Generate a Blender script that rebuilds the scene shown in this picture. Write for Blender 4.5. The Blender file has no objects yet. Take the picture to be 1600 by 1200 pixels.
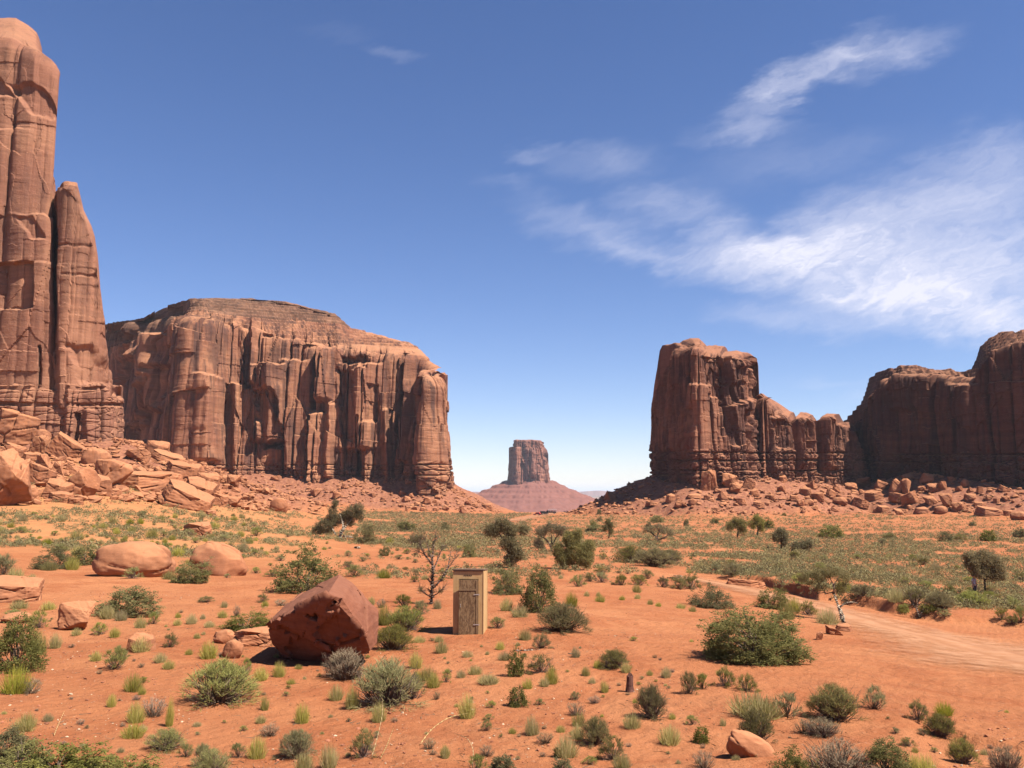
import bpy, bmesh, math, random
import numpy as np
from mathutils import Vector, Matrix, Euler

# ------------------------------------------------------------------ camera, sky, sun, exposure
SC = bpy.context.scene
C = SC.collection
FPX = 1385.0                      # focal length in pixels of the 1600 px wide photograph
PITCH = math.atan(168.0 / FPX)
CP, SP = math.cos(PITCH), math.sin(PITCH)
CAMZ = 5.0
cd = bpy.data.cameras.new('camera')
cam = bpy.data.objects.new('camera', cd)
C.objects.link(cam)
cam.location = (0, 0, CAMZ)
cam.rotation_euler = (math.pi / 2 + PITCH, 0, 0)
cd.sensor_width = 36.0
cd.lens = 36.0 * FPX / 1600.0
cd.clip_start, cd.clip_end = 0.1, 120000
SC.camera = cam

SUN_EL = math.radians(56)
SUN_AZ = math.radians(27)         # how far the sun stands towards the camera from due right
S = Vector((math.cos(SUN_EL) * math.cos(SUN_AZ), -math.cos(SUN_EL) * math.sin(SUN_AZ), math.sin(SUN_EL)))
ld = bpy.data.lights.new('sun', 'SUN')
ld.energy = 5.0
ld.angle = math.radians(0.53)
ld.color = (1.0, 0.93, 0.84)
sun = bpy.data.objects.new('sun', ld)
C.objects.link(sun)
sun.rotation_euler = S.to_track_quat('Z', 'Y').to_euler()
SC.view_settings.view_transform = 'Standard'
SC.view_settings.look = 'None'
SC.view_settings.exposure = 1.25
SC.view_settings.gamma = 1.0
SC.cycles.use_denoising = True
SC.cycles.max_bounces = 6
SC.cycles.diffuse_bounces = 1
SC.cycles.transmission_bounces = 3
SC.cycles.volume_bounces = 0
SC.cycles.transparent_max_bounces = 8
SC.cycles.caustics_reflective = False
SC.cycles.caustics_refractive = False


def at(px, py, Y):
    """point on the sight line of photo pixel (px, py) at forward distance Y"""
    u = (np.asarray(px, float) - 800.0) / FPX
    v = (600.0 - np.asarray(py, float)) / FPX
    k = CP - v * SP
    Y = np.asarray(Y, float)
    return Y * u / k, Y + 0 * u, CAMZ + Y * (SP + v * CP) / k


def proj(x, y, z):
    w = y * CP + (z - CAMZ) * SP
    w = np.maximum(w, 1e-3)
    return 800 + FPX * x / w, 600 - FPX * ((z - CAMZ) * CP - y * SP) / w


# --- node helpers
class NT:
    def __init__(s, tree):
        s.t = tree
        s.n = tree.nodes
        s.n.clear()

    def add(s, kind, ins=None, **props):
        nd = s.n.new(kind)
        for k, v in props.items():
            setattr(nd, k, v)
        for k, v in (ins or {}).items():
            sock = nd.inputs[k]
            if isinstance(v, tuple) and len(v) == 2 and hasattr(v[0], 'outputs'):
                s.t.links.new(v[0].outputs[v[1]], sock)
            elif hasattr(v, 'outputs'):
                s.t.links.new(v.outputs[0], sock)
            else:
                sock.default_value = v
        return nd

    def link(s, a, ao, b, bi):
        s.t.links.new(a.outputs[ao], b.inputs[bi])

    def math(s, op, a, b=0.0, clamp=False):
        return s.add('ShaderNodeMath', {0: a, 1: b}, operation=op, use_clamp=clamp)

    def mixc(s, f, a, b, blend='MIX'):
        return s.add('ShaderNodeMixRGB', {0: f, 1: a, 2: b}, blend_type=blend)

    def ramp(s, f, stops, interp='LINEAR'):
        nd = s.add('ShaderNodeValToRGB', {0: f})
        cr = nd.color_ramp
        cr.interpolation = interp
        while len(cr.elements) < len(stops):
            cr.elements.new(0.5)
        for e, (p, c) in zip(cr.elements, stops):
            e.position = p
            e.color = c if len(c) == 4 else (*c, 1)
        return nd

    def mr(s, f, a, b, c=0.0, d=1.0, kind='SMOOTHSTEP'):
        return s.add('ShaderNodeMapRange', {0: f, 1: a, 2: b, 3: c, 4: d}, interpolation_type=kind)

    def noise(s, vec, scale, detail=4, rough=0.55, dist=0.0):
        return s.add('ShaderNodeTexNoise', {'Vector': vec, 'Scale': scale, 'Detail': detail, 'Roughness': rough, 'Distortion': dist})

    def mapping(s, vec, loc=(0, 0, 0), rot=(0, 0, 0), scale=(1, 1, 1), kind='POINT'):
        return s.add('ShaderNodeMapping', {'Vector': vec, 'Location': loc, 'Rotation': rot, 'Scale': scale}, vector_type=kind)


W = bpy.data.worlds.new('World')
SC.world = W
W.use_nodes = True
t = NT(W.node_tree)
SKY_STRENGTH = 0.0545
sky = t.add('ShaderNodeTexSky', sky_type='NISHITA', sun_disc=False, sun_elevation=SUN_EL,
            sun_rotation=math.atan2(S.x, S.y), altitude=1600.0, air_density=1.0, dust_density=0.1, ozone_density=2.2)
geo = t.add('ShaderNodeTexCoord')
sep = t.add('ShaderNodeSeparateXYZ', {0: (geo, 'Generated')})
yy = t.math('MAXIMUM', (sep, 1), 0.05)
uu = t.math('DIVIDE', (sep, 0), yy)
vv = t.math('DIVIDE', (sep, 2), yy)
uv = t.add('ShaderNodeCombineXYZ', {0: uu, 1: vv, 2: 0.0})
# thin cirrus: wisps (photo px, py, half length, half width, angle, weight) given as directions in the sky
WISPS = [(1160, 408, 110, 42, 4, 1.0), (1300, 425, 190, 62, -6, 1.0), (1480, 430, 200, 80, -8, 1.05), (1570, 340, 150, 100, 8, .62),
         (1430, 320, 190, 62, 22, .55), (1300, 350, 120, 55, 28, .55), (1560, 230, 110, 40, 8, .30), (1250, 505, 130, 22, -4, .60),
         (1570, 508, 110, 30, 0, .85), (1420, 478, 170, 36, -8, .7), (1050, 322, 95, 36, -8, .62), (935, 362, 125, 34, -20, .52),
         (1010, 400, 80, 16, -12, .3), (945, 250, 90, 30, 8, .42), (832, 236, 40, 16, 0, .42), (800, 285, 50, 14, -8, .16),
         (1265, 105, 125, 28, 27, .72), (1385, 84, 110, 30, 14, .66), (1195, 165, 75, 34, 50, .40), (1165, 203, 95, 20, 6, .42),
         (1240, 245, 190, 34, 10, .24), (615, 85, 40, 13, -12, .22), (545, 48, 60, 14, 0, .08), (1290, 600, 60, 11, 0, .28),
         (1350, 625, 60, 16, 6, .3), (1100, 365, 70, 18, 20, .35)]
wn = t.noise(uv, 5.0, 3, 0.5)
wv = t.add('ShaderNodeVectorMath', {0: (wn, 'Color'), 1: (0.5, 0.5, 0.5)}, operation='SUBTRACT')
wv = t.add('ShaderNodeVectorMath', {0: wv, 1: (0.075, 0.045, 0)}, operation='MULTIPLY')
uvw = t.add('ShaderNodeVectorMath', {0: uv, 1: wv}, operation='ADD')
wn2 = t.noise(t.mapping(t.mapping(uv, rot=(0, 0, math.radians(-16))), scale=(1.0, 2.6, 1)), 17.0, 4, 0.6)
wv2 = t.add('ShaderNodeVectorMath', {0: (wn2, 'Color'), 1: (0.5, 0.5, 0.5)}, operation='SUBTRACT')
wv2 = t.add('ShaderNodeVectorMath', {0: wv2, 1: (0.085, 0.05, 0)}, operation='MULTIPLY')
uvw = t.add('ShaderNodeVectorMath', {0: uvw, 1: wv2}, operation='ADD')
acc = None
for (bx, by, ba, bb, ang, wt) in WISPS:
    x, y, z = at(bx, by, 1.0)
    m = t.mapping(uvw, (float(x), float(z) - CAMZ, 0), (0, 0, math.radians(ang)), (1.55 * ba / FPX, 1.6 * bb / FPX, 1), 'TEXTURE')
    ln = t.add('ShaderNodeVectorMath', {0: m}, operation='LENGTH')
    f = t.mr((ln, 'Value'), 1.0, 0.05, 0.0, wt)
    acc = f if acc is None else t.math('ADD', acc, f)
st = t.mapping(uvw, rot=(0, 0, math.radians(-14)))
st = t.mapping(st, scale=(1.0, 4.2, 1))
n1 = t.noise(st, 5.5, 9, 0.62, 0.4)
n2 = t.noise(t.mapping(t.mapping(uvw, rot=(0, 0, math.radians(-32))), scale=(1.0, 3.6, 1)), 24.0, 8, 0.68, 0.3)
nn = t.math('ADD', t.math('MULTIPLY', (n1, 0), 0.55), t.math('MULTIPLY', (n2, 0), 0.45))
nn = t.mr(nn, 0.26, 0.74, 0.0, 1.0, 'LINEAR')
den = t.math('MULTIPLY', acc, t.math('ADD', t.math('MULTIPLY', nn, 1.05), 0.30))
den = t.math('POWER', t.mr(den, 0.0, 1.62, 0.0, 1.0, 'LINEAR'), 1.15)
# sky colour: Nishita, slightly warmed towards the violet of the photograph
skc = t.add('ShaderNodeHueSaturation', {'Hue': 0.503, 'Saturation': 1.14, 'Value': 1.06, 'Color': (sky, 0)})
skm = t.mixc(1.0, skc, (1.09, 0.985, 1.08, 1), 'MULTIPLY')
clc = t.mixc(den, skm, (6.9, 6.95, 8.1, 1))
bg = t.add('ShaderNodeBackground', {'Color': clc, 'Strength': SKY_STRENGTH})
out = t.add('ShaderNodeOutputWorld', {'Surface': bg})

# ------------------------------------------------------------------ numpy noise
M32 = np.uint32


def _h(ix, iy, iz, s):
    with np.errstate(over='ignore'):
        n = ix.astype(np.int64).astype(M32) * M32(374761393) + iy.astype(np.int64).astype(M32) * M32(668265263) \
            + iz.astype(np.int64).astype(M32) * M32(2246822519) + M32((s * 3266489917) & 0xffffffff)
        n = (n ^ (n >> M32(13))) * M32(1274126177)
        n = (n ^ (n >> M32(15))) * M32(2654435761)
        n = n ^ (n >> M32(16))
    return n.astype(np.float64) / 4294967296.0


def vn2(x, y, s=0):
    x = np.asarray(x, float); y = np.asarray(y, float)
    ix, iy = np.floor(x), np.floor(y)
    fx, fy = x - ix, y - iy
    ux, uy = fx * fx * fx * (fx * (fx * 6 - 15) + 10), fy * fy * fy * (fy * (fy * 6 - 15) + 10)
    z = np.zeros_like(ix)
    a = _h(ix, iy, z, s); b = _h(ix + 1, iy, z, s); c = _h(ix, iy + 1, z, s); d = _h(ix + 1, iy + 1, z, s)
    return ((a + (b - a) * ux) * (1 - uy) + (c + (d - c) * ux) * uy) * 2 - 1


def fbm2(x, y, oct=4, s=0, gain=0.5):
    r = 0; a = 1.0; tot = 0
    for o in range(oct):
        r = r + a * vn2(x, y, s + o * 17)
        tot += a
        x, y = (x * 0.8 - y * 0.6) * 2.03 + 3.1, (x * 0.6 + y * 0.8) * 2.03 - 1.7
        a *= gain
    return r / tot


def vn3(x, y, z, s=0):
    ix, iy, iz = np.floor(x), np.floor(y), np.floor(z)
    fx, fy, fz = x - ix, y - iy, z - iz
    ux, uy, uz = [f * f * (3 - 2 * f) for f in (fx, fy, fz)]
    r = 0
    for dz in (0, 1):
        a = _h(ix, iy, iz + dz, s); b = _h(ix + 1, iy, iz + dz, s)
        c = _h(ix, iy + 1, iz + dz, s); d = _h(ix + 1, iy + 1, iz + dz, s)
        q = (a + (b - a) * ux) * (1 - uy) + (c + (d - c) * ux) * uy
        r = r + q * (uz if dz else 1 - uz)
    return r * 2 - 1


def fbm3(x, y, z, oct=4, s=0):
    r = 0; a = 1.0; tot = 0
    for o in range(oct):
        r = r + a * vn3(x, y, z, s + o * 31)
        tot += a
        x, y, z = (x * 0.8 - y * 0.6) * 2.03 + 3.1, (x * 0.6 + y * 0.8) * 2.03 - 1.7, z * 2.01 + 7.7
        a *= 0.5
    return r / tot


def worley2(x, y, s=0):
    ix, iy = np.floor(x), np.floor(y)
    f1 = np.full(x.shape, 9.0); f2 = np.full(x.shape, 9.0); hid = np.zeros(x.shape)
    z = np.zeros_like(ix)
    for dx in (-1, 0, 1):
        for dy in (-1, 0, 1):
            cx, cy = ix + dx, iy + dy
            jx, jy = _h(cx, cy, z, s), _h(cx, cy, z + 1, s)
            d = np.hypot(cx + jx - x, cy + jy - y)
            hh = _h(cx, cy, z + 2, s)
            nearer = d < f1
            f2 = np.where(nearer, f1, np.minimum(f2, d))
            hid = np.where(nearer, hh, hid)
            f1 = np.where(nearer, d, f1)
    return f1, f2, hid


def cols1(A, w, s):
    """upright joints: index of the column and distance to its nearest joint"""
    x = A / w
    i = np.floor(x)
    z = np.zeros_like(i)
    b = lambda k: k + 0.75 * (_h(k, z, z, s) - .5)
    c = np.where(x < b(i), i - 1, np.where(x >= b(i + 1), i + 1, i))
    e = np.minimum(x - b(c), b(c + 1) - x) * w
    return c, e


def sstep(a, b, x):
    q = np.clip((np.asarray(x, float) - a) / (b - a), 0, 1)
    return q * q * (3 - 2 * q)


def gauss1(a, sig, axis):
    r = int(3 * sig) + 1
    k = np.exp(-0.5 * (np.arange(-r, r + 1) / sig) ** 2); k /= k.sum()
    pad = [(0, 0)] * a.ndim; pad[axis] = (r, r)
    b = np.pad(a, pad, mode='edge')
    return np.apply_along_axis(lambda v: np.convolve(v, k, 'valid'), axis, b)


# ------------------------------------------------------------------ mesh helpers
def mesh_np(name, verts, faces, mat=None, smooth=False, attrs=None):
    """faces: list of index arrays, each (n, 3) or (n, 4)"""
    me = bpy.data.meshes.new(name)
    verts = np.asarray(verts, np.float32)
    if not isinstance(faces, (list, tuple)):
        faces = [faces]
    faces = [np.asarray(f, np.int32) for f in faces if len(f)]
    loops = np.concatenate([f.ravel() for f in faces])
    counts = np.concatenate([np.full(len(f), f.shape[1], np.int32) for f in faces])
    starts = np.concatenate([[0], np.cumsum(counts)[:-1]]).astype(np.int32)
    me.vertices.add(len(verts)); me.vertices.foreach_set('co', verts.ravel())
    me.loops.add(len(loops)); me.loops.foreach_set('vertex_index', loops)
    me.polygons.add(len(counts)); me.polygons.foreach_set('loop_start', starts)
    me.polygons.foreach_set('loop_total', counts)
    me.polygons.foreach_set('use_smooth', np.full(len(counts), smooth))
    for k, v in (attrs or {}).items():
        a = me.attributes.new(k, 'FLOAT', 'POINT')
        a.data.foreach_set('value', np.asarray(v, np.float32))
    if mat:
        for m in (mat if isinstance(mat, (list, tuple)) else [mat]):
            me.materials.append(m)
    me.update(calc_edges=True)
    me.validate()
    return me


def grid_faces(nu, nv, off=0):
    """vertex index = i * nv + j"""
    i, j = np.meshgrid(np.arange(nu - 1), np.arange(nv - 1), indexing='ij')
    a = (i * nv + j).ravel() + off
    return np.stack([a, a + nv, a + nv + 1, a + 1], 1)


def obj(name, me, parent=None, loc=None):
    o = bpy.data.objects.new(name, me)
    C.objects.link(o)
    if parent:
        o.parent = parent
    if loc is not None:
        o.location = loc
    return o


def empty(name, loc=(0, 0, 0), rz=0.0):
    o = bpy.data.objects.new(name, None)
    C.objects.link(o)
    o.location = loc
    o.rotation_euler = (0, 0, rz)
    o.empty_display_size = 0.3
    return o


def tag(o, label=None, cat=None, group=None, kind=None):
    if label: o['label'] = label
    if cat: o['category'] = cat
    if group: o['group'] = group
    if kind: o['kind'] = kind
    return o


class MB:
    """collects boxes and tubes into one mesh"""
    def __init__(s):
        s.v = []; s.f3 = []; s.f4 = []; s.n = 0; s.a = []

    def put(s, v, f4=(), f3=(), a=0.5):
        v = np.asarray(v, float)
        s.v.append(v)
        if len(f4): s.f4.append(np.asarray(f4) + s.n)
        if len(f3): s.f3.append(np.asarray(f3) + s.n)
        s.a.append(np.full(len(v), a) if np.isscalar(a) else a)
        s.n += len(v)

    def box(s, lo, hi, m=None):
        x0, y0, z0 = lo; x1, y1, z1 = hi
        v = np.array([(x0, y0, z0), (x1, y0, z0), (x1, y1, z0), (x0, y1, z0), (x0, y0, z1), (x1, y0, z1), (x1, y1, z1), (x0, y1, z1)], float)
        if m is not None:
            v = np.array([m @ Vector(p) for p in v])
        s.put(v, [(3, 2, 1, 0), (4, 5, 6, 7), (0, 1, 5, 4), (1, 2, 6, 5), (2, 3, 7, 6), (3, 0, 4, 7)])

    def tube(s, pts, rad, n=6, a=0.5, cap=True):
        pts = np.asarray(pts, float)
        k = len(pts)
        rad = np.full(k, rad) if np.isscalar(rad) else np.asarray(rad, float)
        tg = np.gradient(pts, axis=0)
        tg /= np.linalg.norm(tg, axis=1)[:, None] + 1e-9
        up = np.array([0.31, 0.17, 0.93]) if abs(tg[0][2]) < 0.8 else np.array([0.9, 0.3, 0.1])
        ring = []
        ang = np.linspace(0, 2 * np.pi, n, endpoint=False)
        for p, tt, r in zip(pts, tg, rad):
            u = np.cross(tt, up); u /= np.linalg.norm(u) + 1e-9
            w = np.cross(tt, u)
            ring.append(p + r * (np.cos(ang)[:, None] * u + np.sin(ang)[:, None] * w))
            up = w if abs(np.dot(w, tt)) < 0.5 else up
            up = np.cross(u, tt) * -1
        v = np.concatenate(ring)
        f = []
        for i in range(k - 1):
            for j in range(n):
                f.append((i * n + j, i * n + (j + 1) % n, (i + 1) * n + (j + 1) % n, (i + 1) * n + j))
        f3 = []
        if cap:
            v = np.concatenate([v, pts[:1], pts[-1:]])
            for j in range(n):
                f3.append((k * n, (j + 1) % n, j))
                f3.append((k * n + 1, (k - 1) * n + j, (k - 1) * n + (j + 1) % n))
        s.put(v, f, f3, a)

    def mesh(s, name, mat, smooth=False):
        fs = []
        if s.f4: fs.append(np.concatenate(s.f4))
        if s.f3: fs.append(np.concatenate(s.f3))
        return mesh_np(name, np.concatenate(s.v), fs, mat, smooth, {'rnd': np.concatenate(s.a)})


# ------------------------------------------------------------------ materials
def mat_new(name):
    m = bpy.data.materials.new(name)
    m.use_nodes = True
    return m, NT(m.node_tree)


def finish(t, col, rough=0.9, bump=None, strength=0.4, dist=0.1, spec=0.15, **kw):
    ins = {'Base Color': col, 'Roughness': rough, 'Specular IOR Level': spec}
    ins.update(kw)
    if bump is not None:
        b = t.add('ShaderNodeBump', {'Height': bump, 'Strength': strength, 'Distance': dist})
        ins['Normal'] = b
    p = t.add('ShaderNodeBsdfPrincipled', ins)
    t.add('ShaderNodeOutputMaterial', {'Surface': p})


ROCK_K = 0.66          # overall albedo of the sandstones


def rock_mat(name, k=1.0, base=(0.305, 0.130, 0.078), fresh=(0.40, 0.185, 0.105), dark=(0.095, 0.050, 0.042), varnish=0.7, dust=(0.42, 0.20, 0.11),
             bumpd=0.5, local=False, bands=0.42, ribs=.3):
    """layered red sandstone: k is metres per unit of texture"""
    m, t = mat_new(name)
    base, fresh, dark, dust = [tuple(ROCK_K * c for c in q) for q in (base, fresh, dark, dust)]
    if local:
        tc = t.add('ShaderNodeTexCoord')
        oi = t.add('ShaderNodeObjectInfo')
        off = t.add('ShaderNodeVectorMath', {0: (oi, 'Location'), 1: (0.37, 0.91, 0.53)}, operation='MULTIPLY')
        pos = t.add('ShaderNodeVectorMath', {0: (tc, 'Object'), 1: off}, operation='ADD')
    else:
        pos = t.add('ShaderNodeNewGeometry')
    P = (pos, 0)
    sc = t.mapping(P, scale=(1 / k, 1 / k, 1 / k))
    big = t.noise(sc, 0.06, 5, 0.6)
    col = t.mixc(t.mr((big, 0), 0.38, 0.66), (*base, 1), (*fresh, 1))
    # bedding planes
    wz = t.noise(sc, 0.10, 3)
    sepz = t.add('ShaderNodeSeparateXYZ', {0: sc})
    zz = t.math('ADD', (sepz, 2), t.math('MULTIPLY', (wz, 0), 5.0))
    bed = t.add('ShaderNodeTexNoise', {'W': zz, 'Scale': 0.55, 'Detail': 5.0, 'Roughness': 0.7}, noise_dimensions='1D')
    bedc = t.mr((bed, 0), 0.35, 0.65, 1 - 0.42 * bands, 1 + 0.30 * bands, 'LINEAR')
    col = t.mixc(1.0, col, t.add('ShaderNodeCombineColor', {0: bedc, 1: bedc, 2: bedc}), 'MULTIPLY')
    # desert varnish running down the face
    stv = t.mapping(sc, scale=(1, 1, 0.045))
    s1 = t.noise(stv, 0.32, 6, 0.65, 0.2)
    s2 = t.noise(t.mapping(sc, scale=(1, 1, .45)), 0.045, 5, 0.62)
    sv = t.math('MAXIMUM', t.math('MULTIPLY', t.mr((s1, 0), 0.42, 0.62), t.mr((s2, 0), 0.36, 0.54)), t.math('MULTIPLY', t.mr((s2, 0), 0.54, 0.62), 0.75))
    col = t.mixc(t.math('MULTIPLY', sv, varnish), col, (*dark, 1))
    s3 = t.noise(stv, 1.1, 5, 0.6)
    col = t.mixc(t.mr((s3, 0), 0.60, 0.76, 0, 0.35), col, (*fresh, 1))
    nrm = t.add('ShaderNodeNewGeometry')
    nz = t.add('ShaderNodeSeparateXYZ', {0: (nrm, 'Normal')})
    dn = t.noise(sc, 0.5, 4)
    dz = t.math('ADD', (nz, 2), t.math('MULTIPLY', t.math('SUBTRACT', (dn, 0), 0.5), 0.9))
    col = t.mixc(t.mr(dz, 0.45, 0.85, 0, 0.7), col, (*dust, 1))
    fine = t.noise(sc, 2.2, 7, 0.68)
    col = t.mixc(t.mr((fine, 0), 0.3, 0.75, 0.0, 0.35), col, t.mixc(1.0, col, (0.62, 0.55, 0.52, 1), 'MULTIPLY'))
    bh = t.math('ADD', t.math('MULTIPLY', (fine, 0), 0.5), t.math('ADD', t.math('MULTIPLY', (bed, 0), 0.5), t.math('MULTIPLY', (s1, 0), ribs)))
    finish(t, col, 0.92, bh, 0.65, bumpd * k, 0.1)
    return m


def plant_mat(name, a, b, sat_var=0.2, trans=0.45):
    m, t = mat_new(name)
    at_ = t.add('ShaderNodeAttribute', attribute_name='rnd')
    oi = t.add('ShaderNodeObjectInfo')
    c = t.mixc((at_, 'Fac'), (*a, 1), (*b, 1))
    hs = t.add('ShaderNodeHueSaturation', {'Hue': t.mr((oi, 'Random'), 0, 1, 0.485, 0.515, 'LINEAR'),
                                           'Saturation': t.mr((oi, 'Random'), 0, 1, 1 - sat_var, 1 + sat_var * .5, 'LINEAR'),
                                           'Value': t.mr(t.math('FRACT', t.math('MULTIPLY', (oi, 'Random'), 7.3)), 0, 1, 0.8, 1.22, 'LINEAR'), 'Color': c})
    d = t.add('ShaderNodeBsdfDiffuse', {'Color': hs, 'Roughness': 0.5})
    tr = t.add('ShaderNodeBsdfTranslucent', {'Color': hs})
    mx = t.add('ShaderNodeMixShader', {0: trans, 1: d, 2: tr})
    t.add('ShaderNodeOutputMaterial', {'Surface': mx})
    return m


def plain_mat(name, col, rough=0.6, metal=0.0, nscale=None, var=0.3, bump=0.0):
    m, t = mat_new(name)
    c = (*col, 1)
    b = None
    if nscale:
        tc = t.add('ShaderNodeTexCoord')
        n = t.noise((tc, 'Object'), nscale, 5, 0.6)
        c = t.mixc(t.mr((n, 0), 0.3, 0.7), (*[x * (1 - var) for x in col], 1), (*[min(1, x * (1 + var)) for x in col], 1))
        if bump: b = (n, 0)
    finish(t, c, rough, b, 0.5, bump or 0.01, 0.3, Metallic=metal)
    return m


M = {}
M['far_rock'] = rock_mat('red_sandstone_cliff', 1.6, base=(0.31, 0.132, 0.077), fresh=(0.48, 0.225, 0.122), dark=(0.075, 0.042, 0.037), varnish=0.8, dust=(0.52, 0.25, 0.13), bands=.32, ribs=.12)
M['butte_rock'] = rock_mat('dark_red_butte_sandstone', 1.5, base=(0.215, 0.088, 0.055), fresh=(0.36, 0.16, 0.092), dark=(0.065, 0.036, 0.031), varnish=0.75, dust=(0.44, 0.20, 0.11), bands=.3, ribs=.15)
M['tower_rock'] = rock_mat('red_sandstone_tower', 1.1, base=(0.35, 0.155, 0.095), fresh=(0.44, 0.21, 0.122), bumpd=0.4, varnish=0.5, bands=.25, ribs=.12)
M['shade_rock'] = rock_mat('shade_darkened_sandstone', 1.4, base=(0.125, 0.052, 0.035), fresh=(0.17, 0.075, 0.046), dark=(0.055, 0.03, 0.026))  # shade put into the colour of the unlit wall; pale tops for sunlit knobs
M['mitten_rock'] = rock_mat('distant_red_sandstone', 4.5, base=(0.31, 0.130, 0.088), fresh=(0.39, 0.175, 0.112), dark=(0.12, 0.065, 0.06), varnish=0.6, dust=(0.28, 0.13, 0.095))
M['boulder'] = rock_mat('red_boulder_sandstone', 0.9, base=(0.40, 0.158, 0.076), fresh=(0.50, 0.215, 0.105), dust=(0.55, 0.25, 0.122), varnish=0.35, local=False, bands=0.35, bumpd=0.12)
M['hero'] = rock_mat('dark_red_block_sandstone', 0.3, base=(0.27, 0.102, 0.058), fresh=(0.34, 0.14, 0.08), dark=(0.14, 0.055, 0.038), varnish=0.35, bands=0.35, bumpd=0.14, dust=(0.30, 0.125, 0.075))
M['cap'] = rock_mat('grey_brown_cap_rock', 1.4, base=(0.19, 0.095, 0.06), fresh=(0.30, 0.15, 0.09), dark=(0.08, 0.05, 0.036), varnish=0.6, bands=1.0, dust=(0.29, 0.16, 0.095))
M['tuft'] = plant_mat('yellow_green_grass', (0.50, 0.40, 0.17), (0.318, 0.295, 0.059))
M['bright'] = plant_mat('bright_green_rabbitbrush', (0.342, 0.293, 0.062), (0.235, 0.230, 0.048))
M['sage'] = plant_mat('grey_green_sage', (0.329, 0.292, 0.102), (0.213, 0.218, 0.071))
M['dsage'] = plant_mat('dark_olive_sage', (0.253, 0.203, 0.071), (0.167, 0.149, 0.051))
M['grey'] = plant_mat('dry_grey_twigs', (0.320, 0.243, 0.148), (0.208, 0.157, 0.096), trans=0.1)
M['dark'] = plant_mat('dark_green_leaves', (0.246, 0.213, 0.072), (0.118, 0.123, 0.039))
M['juniper'] = plant_mat('juniper_green', (0.264, 0.219, 0.078), (0.150, 0.136, 0.050))
M['stem'] = plant_mat('brown_twig_bark', (0.20, 0.14, 0.10), (0.12, 0.085, 0.06), trans=0.0)
M['straw'] = plant_mat('dry_straw', (0.62, 0.46, 0.24), (0.5, 0.36, 0.18))
M['bark'] = plain_mat('dark_juniper_bark', (0.115, 0.075, 0.055), 0.9, nscale=6, var=0.5, bump=0.03)
M['silver'] = plain_mat('silver_dead_wood', (0.34, 0.27, 0.20), 0.85, nscale=5, var=0.35, bump=0.03)

# ------------------------------------------------------------------ terrain
DN = np.array([0, 8, 15, 22, 31, 45, 65, 100, 150, 220, 320, 450, 600, 750, 1000, 1400, 90000], float)
TP = np.array([-400, 100, 250, 400, 560, 700, 900, 1100, 1300, 1500, 2000], float)
TZ = np.array([
    [3.3, 1.7, .50, .30, .30, .30, .30, 2.0, 6.0, 12, 22, 26, 26, 20, -20, -60, -62],
    [3.3, 1.6, .40, .20, .10, .00, -.30, .60, 3.7, 11, 20, 24, 22, 10, -30, -60, -62],
    [3.3, 1.6, .35, .20, .10, -.10, -.50, -.20, 1.5, 6.0, 11, 14, 14, 5, -30, -60, -62],
    [3.3, 1.6, .30, .15, .05, -.25, -.80, -1.2, -1.0, 0.0, 1.5, 3, 6, 0, -30, -60, -62],
    [3.3, 1.6, .30, .10, .00, -.35, -1.0, -2.0, -2.8, -4.0, -5.0, -6.0, -6.8, -9, -30, -60, -62],
    [3.3, 1.6, .30, .10, .00, -.40, -1.0, -2.2, -3.5, -4.8, -6.0, -7.5, -9.0, -10, -30, -60, -62],
    [3.3, 1.6, .30, .10, .00, -.50, -1.2, -2.5, -3.8, -5.0, -6.2, -7.3, -8.5, -10, -30, -60, -62],
    [3.3, 1.6, .30, .10, -.20, -.90, -1.8, -3.2, -4.3, -5.0, -5.5, -6.0, -6.0, -9, -30, -60, -62],
    [3.3, 1.6, .30, .00, -.50, -1.5, -2.8, -4.0, -4.8, -5.3, -5.8, -6.0, -6.0, -8, -30, -60, -62],
    [3.3, 1.6, .25, -.10, -.90, -2.2, -3.6, -4.8, -5.3, -5.7, -6.0, -5.5, -5.0, -8, -30, -60, -62],
    [3.3, 1.6, .20, -.20, -1.2, -2.6, -4.0, -5.0, -5.5, -6.0, -6.0, -5.0, -5.0, -8, -30, -60, -62]])
_LD = np.linspace(0, np.log1p(90000), 700)
_PX = np.linspace(-400, 2000, 241)
_tab = np.array([np.interp(np.expm1(_LD), DN, r) for r in TZ])
_tab = np.array([np.interp(_PX, TP, _tab[:, j]) for j in range(len(_LD))]).T
_tab = gauss1(gauss1(_tab, 9, 1), 7, 0)


def h0(x, y):
    x = np.asarray(x, float); y = np.asarray(y, float)
    d = np.maximum(y, 0.0)
    p = 800 + FPX * x / np.maximum(y, 6.0)
    a = np.clip(np.log1p(d) / _LD[-1] * 699, 0, 698.999)
    b = np.clip((p + 400) / 10.0, 0, 239.999)
    i, j = a.astype(int), b.astype(int)
    fa, fb = a - i, b - j
    return (_tab[j, i] * (1 - fa) + _tab[j, i + 1] * fa) * (1 - fb) + (_tab[j + 1, i] * (1 - fa) + _tab[j + 1, i + 1] * fa) * fb


def dseg(x, y, pts):
    """distance to a polyline of (x, y, z) and the z of the nearest point on it"""
    best = np.full(np.shape(x), -1e9); bd = np.zeros(np.shape(x)); zz = np.zeros(np.shape(x))
    for p, q in zip(pts[:-1], pts[1:]):
        ex, ey = q[0] - p[0], q[1] - p[1]
        tt = np.clip(((x - p[0]) * ex + (y - p[1]) * ey) / (ex * ex + ey * ey + 1e-9), 0, 1)
        d = np.hypot(x - p[0] - tt * ex, y - p[1] - tt * ey)
        z = p[2] + tt * (q[2] - p[2])
        m = z - 0.42 * d > best
        best = np.where(m, z - 0.42 * d, best); bd = np.where(m, d, bd); zz = np.where(m, z, zz)
    return bd, zz


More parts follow.
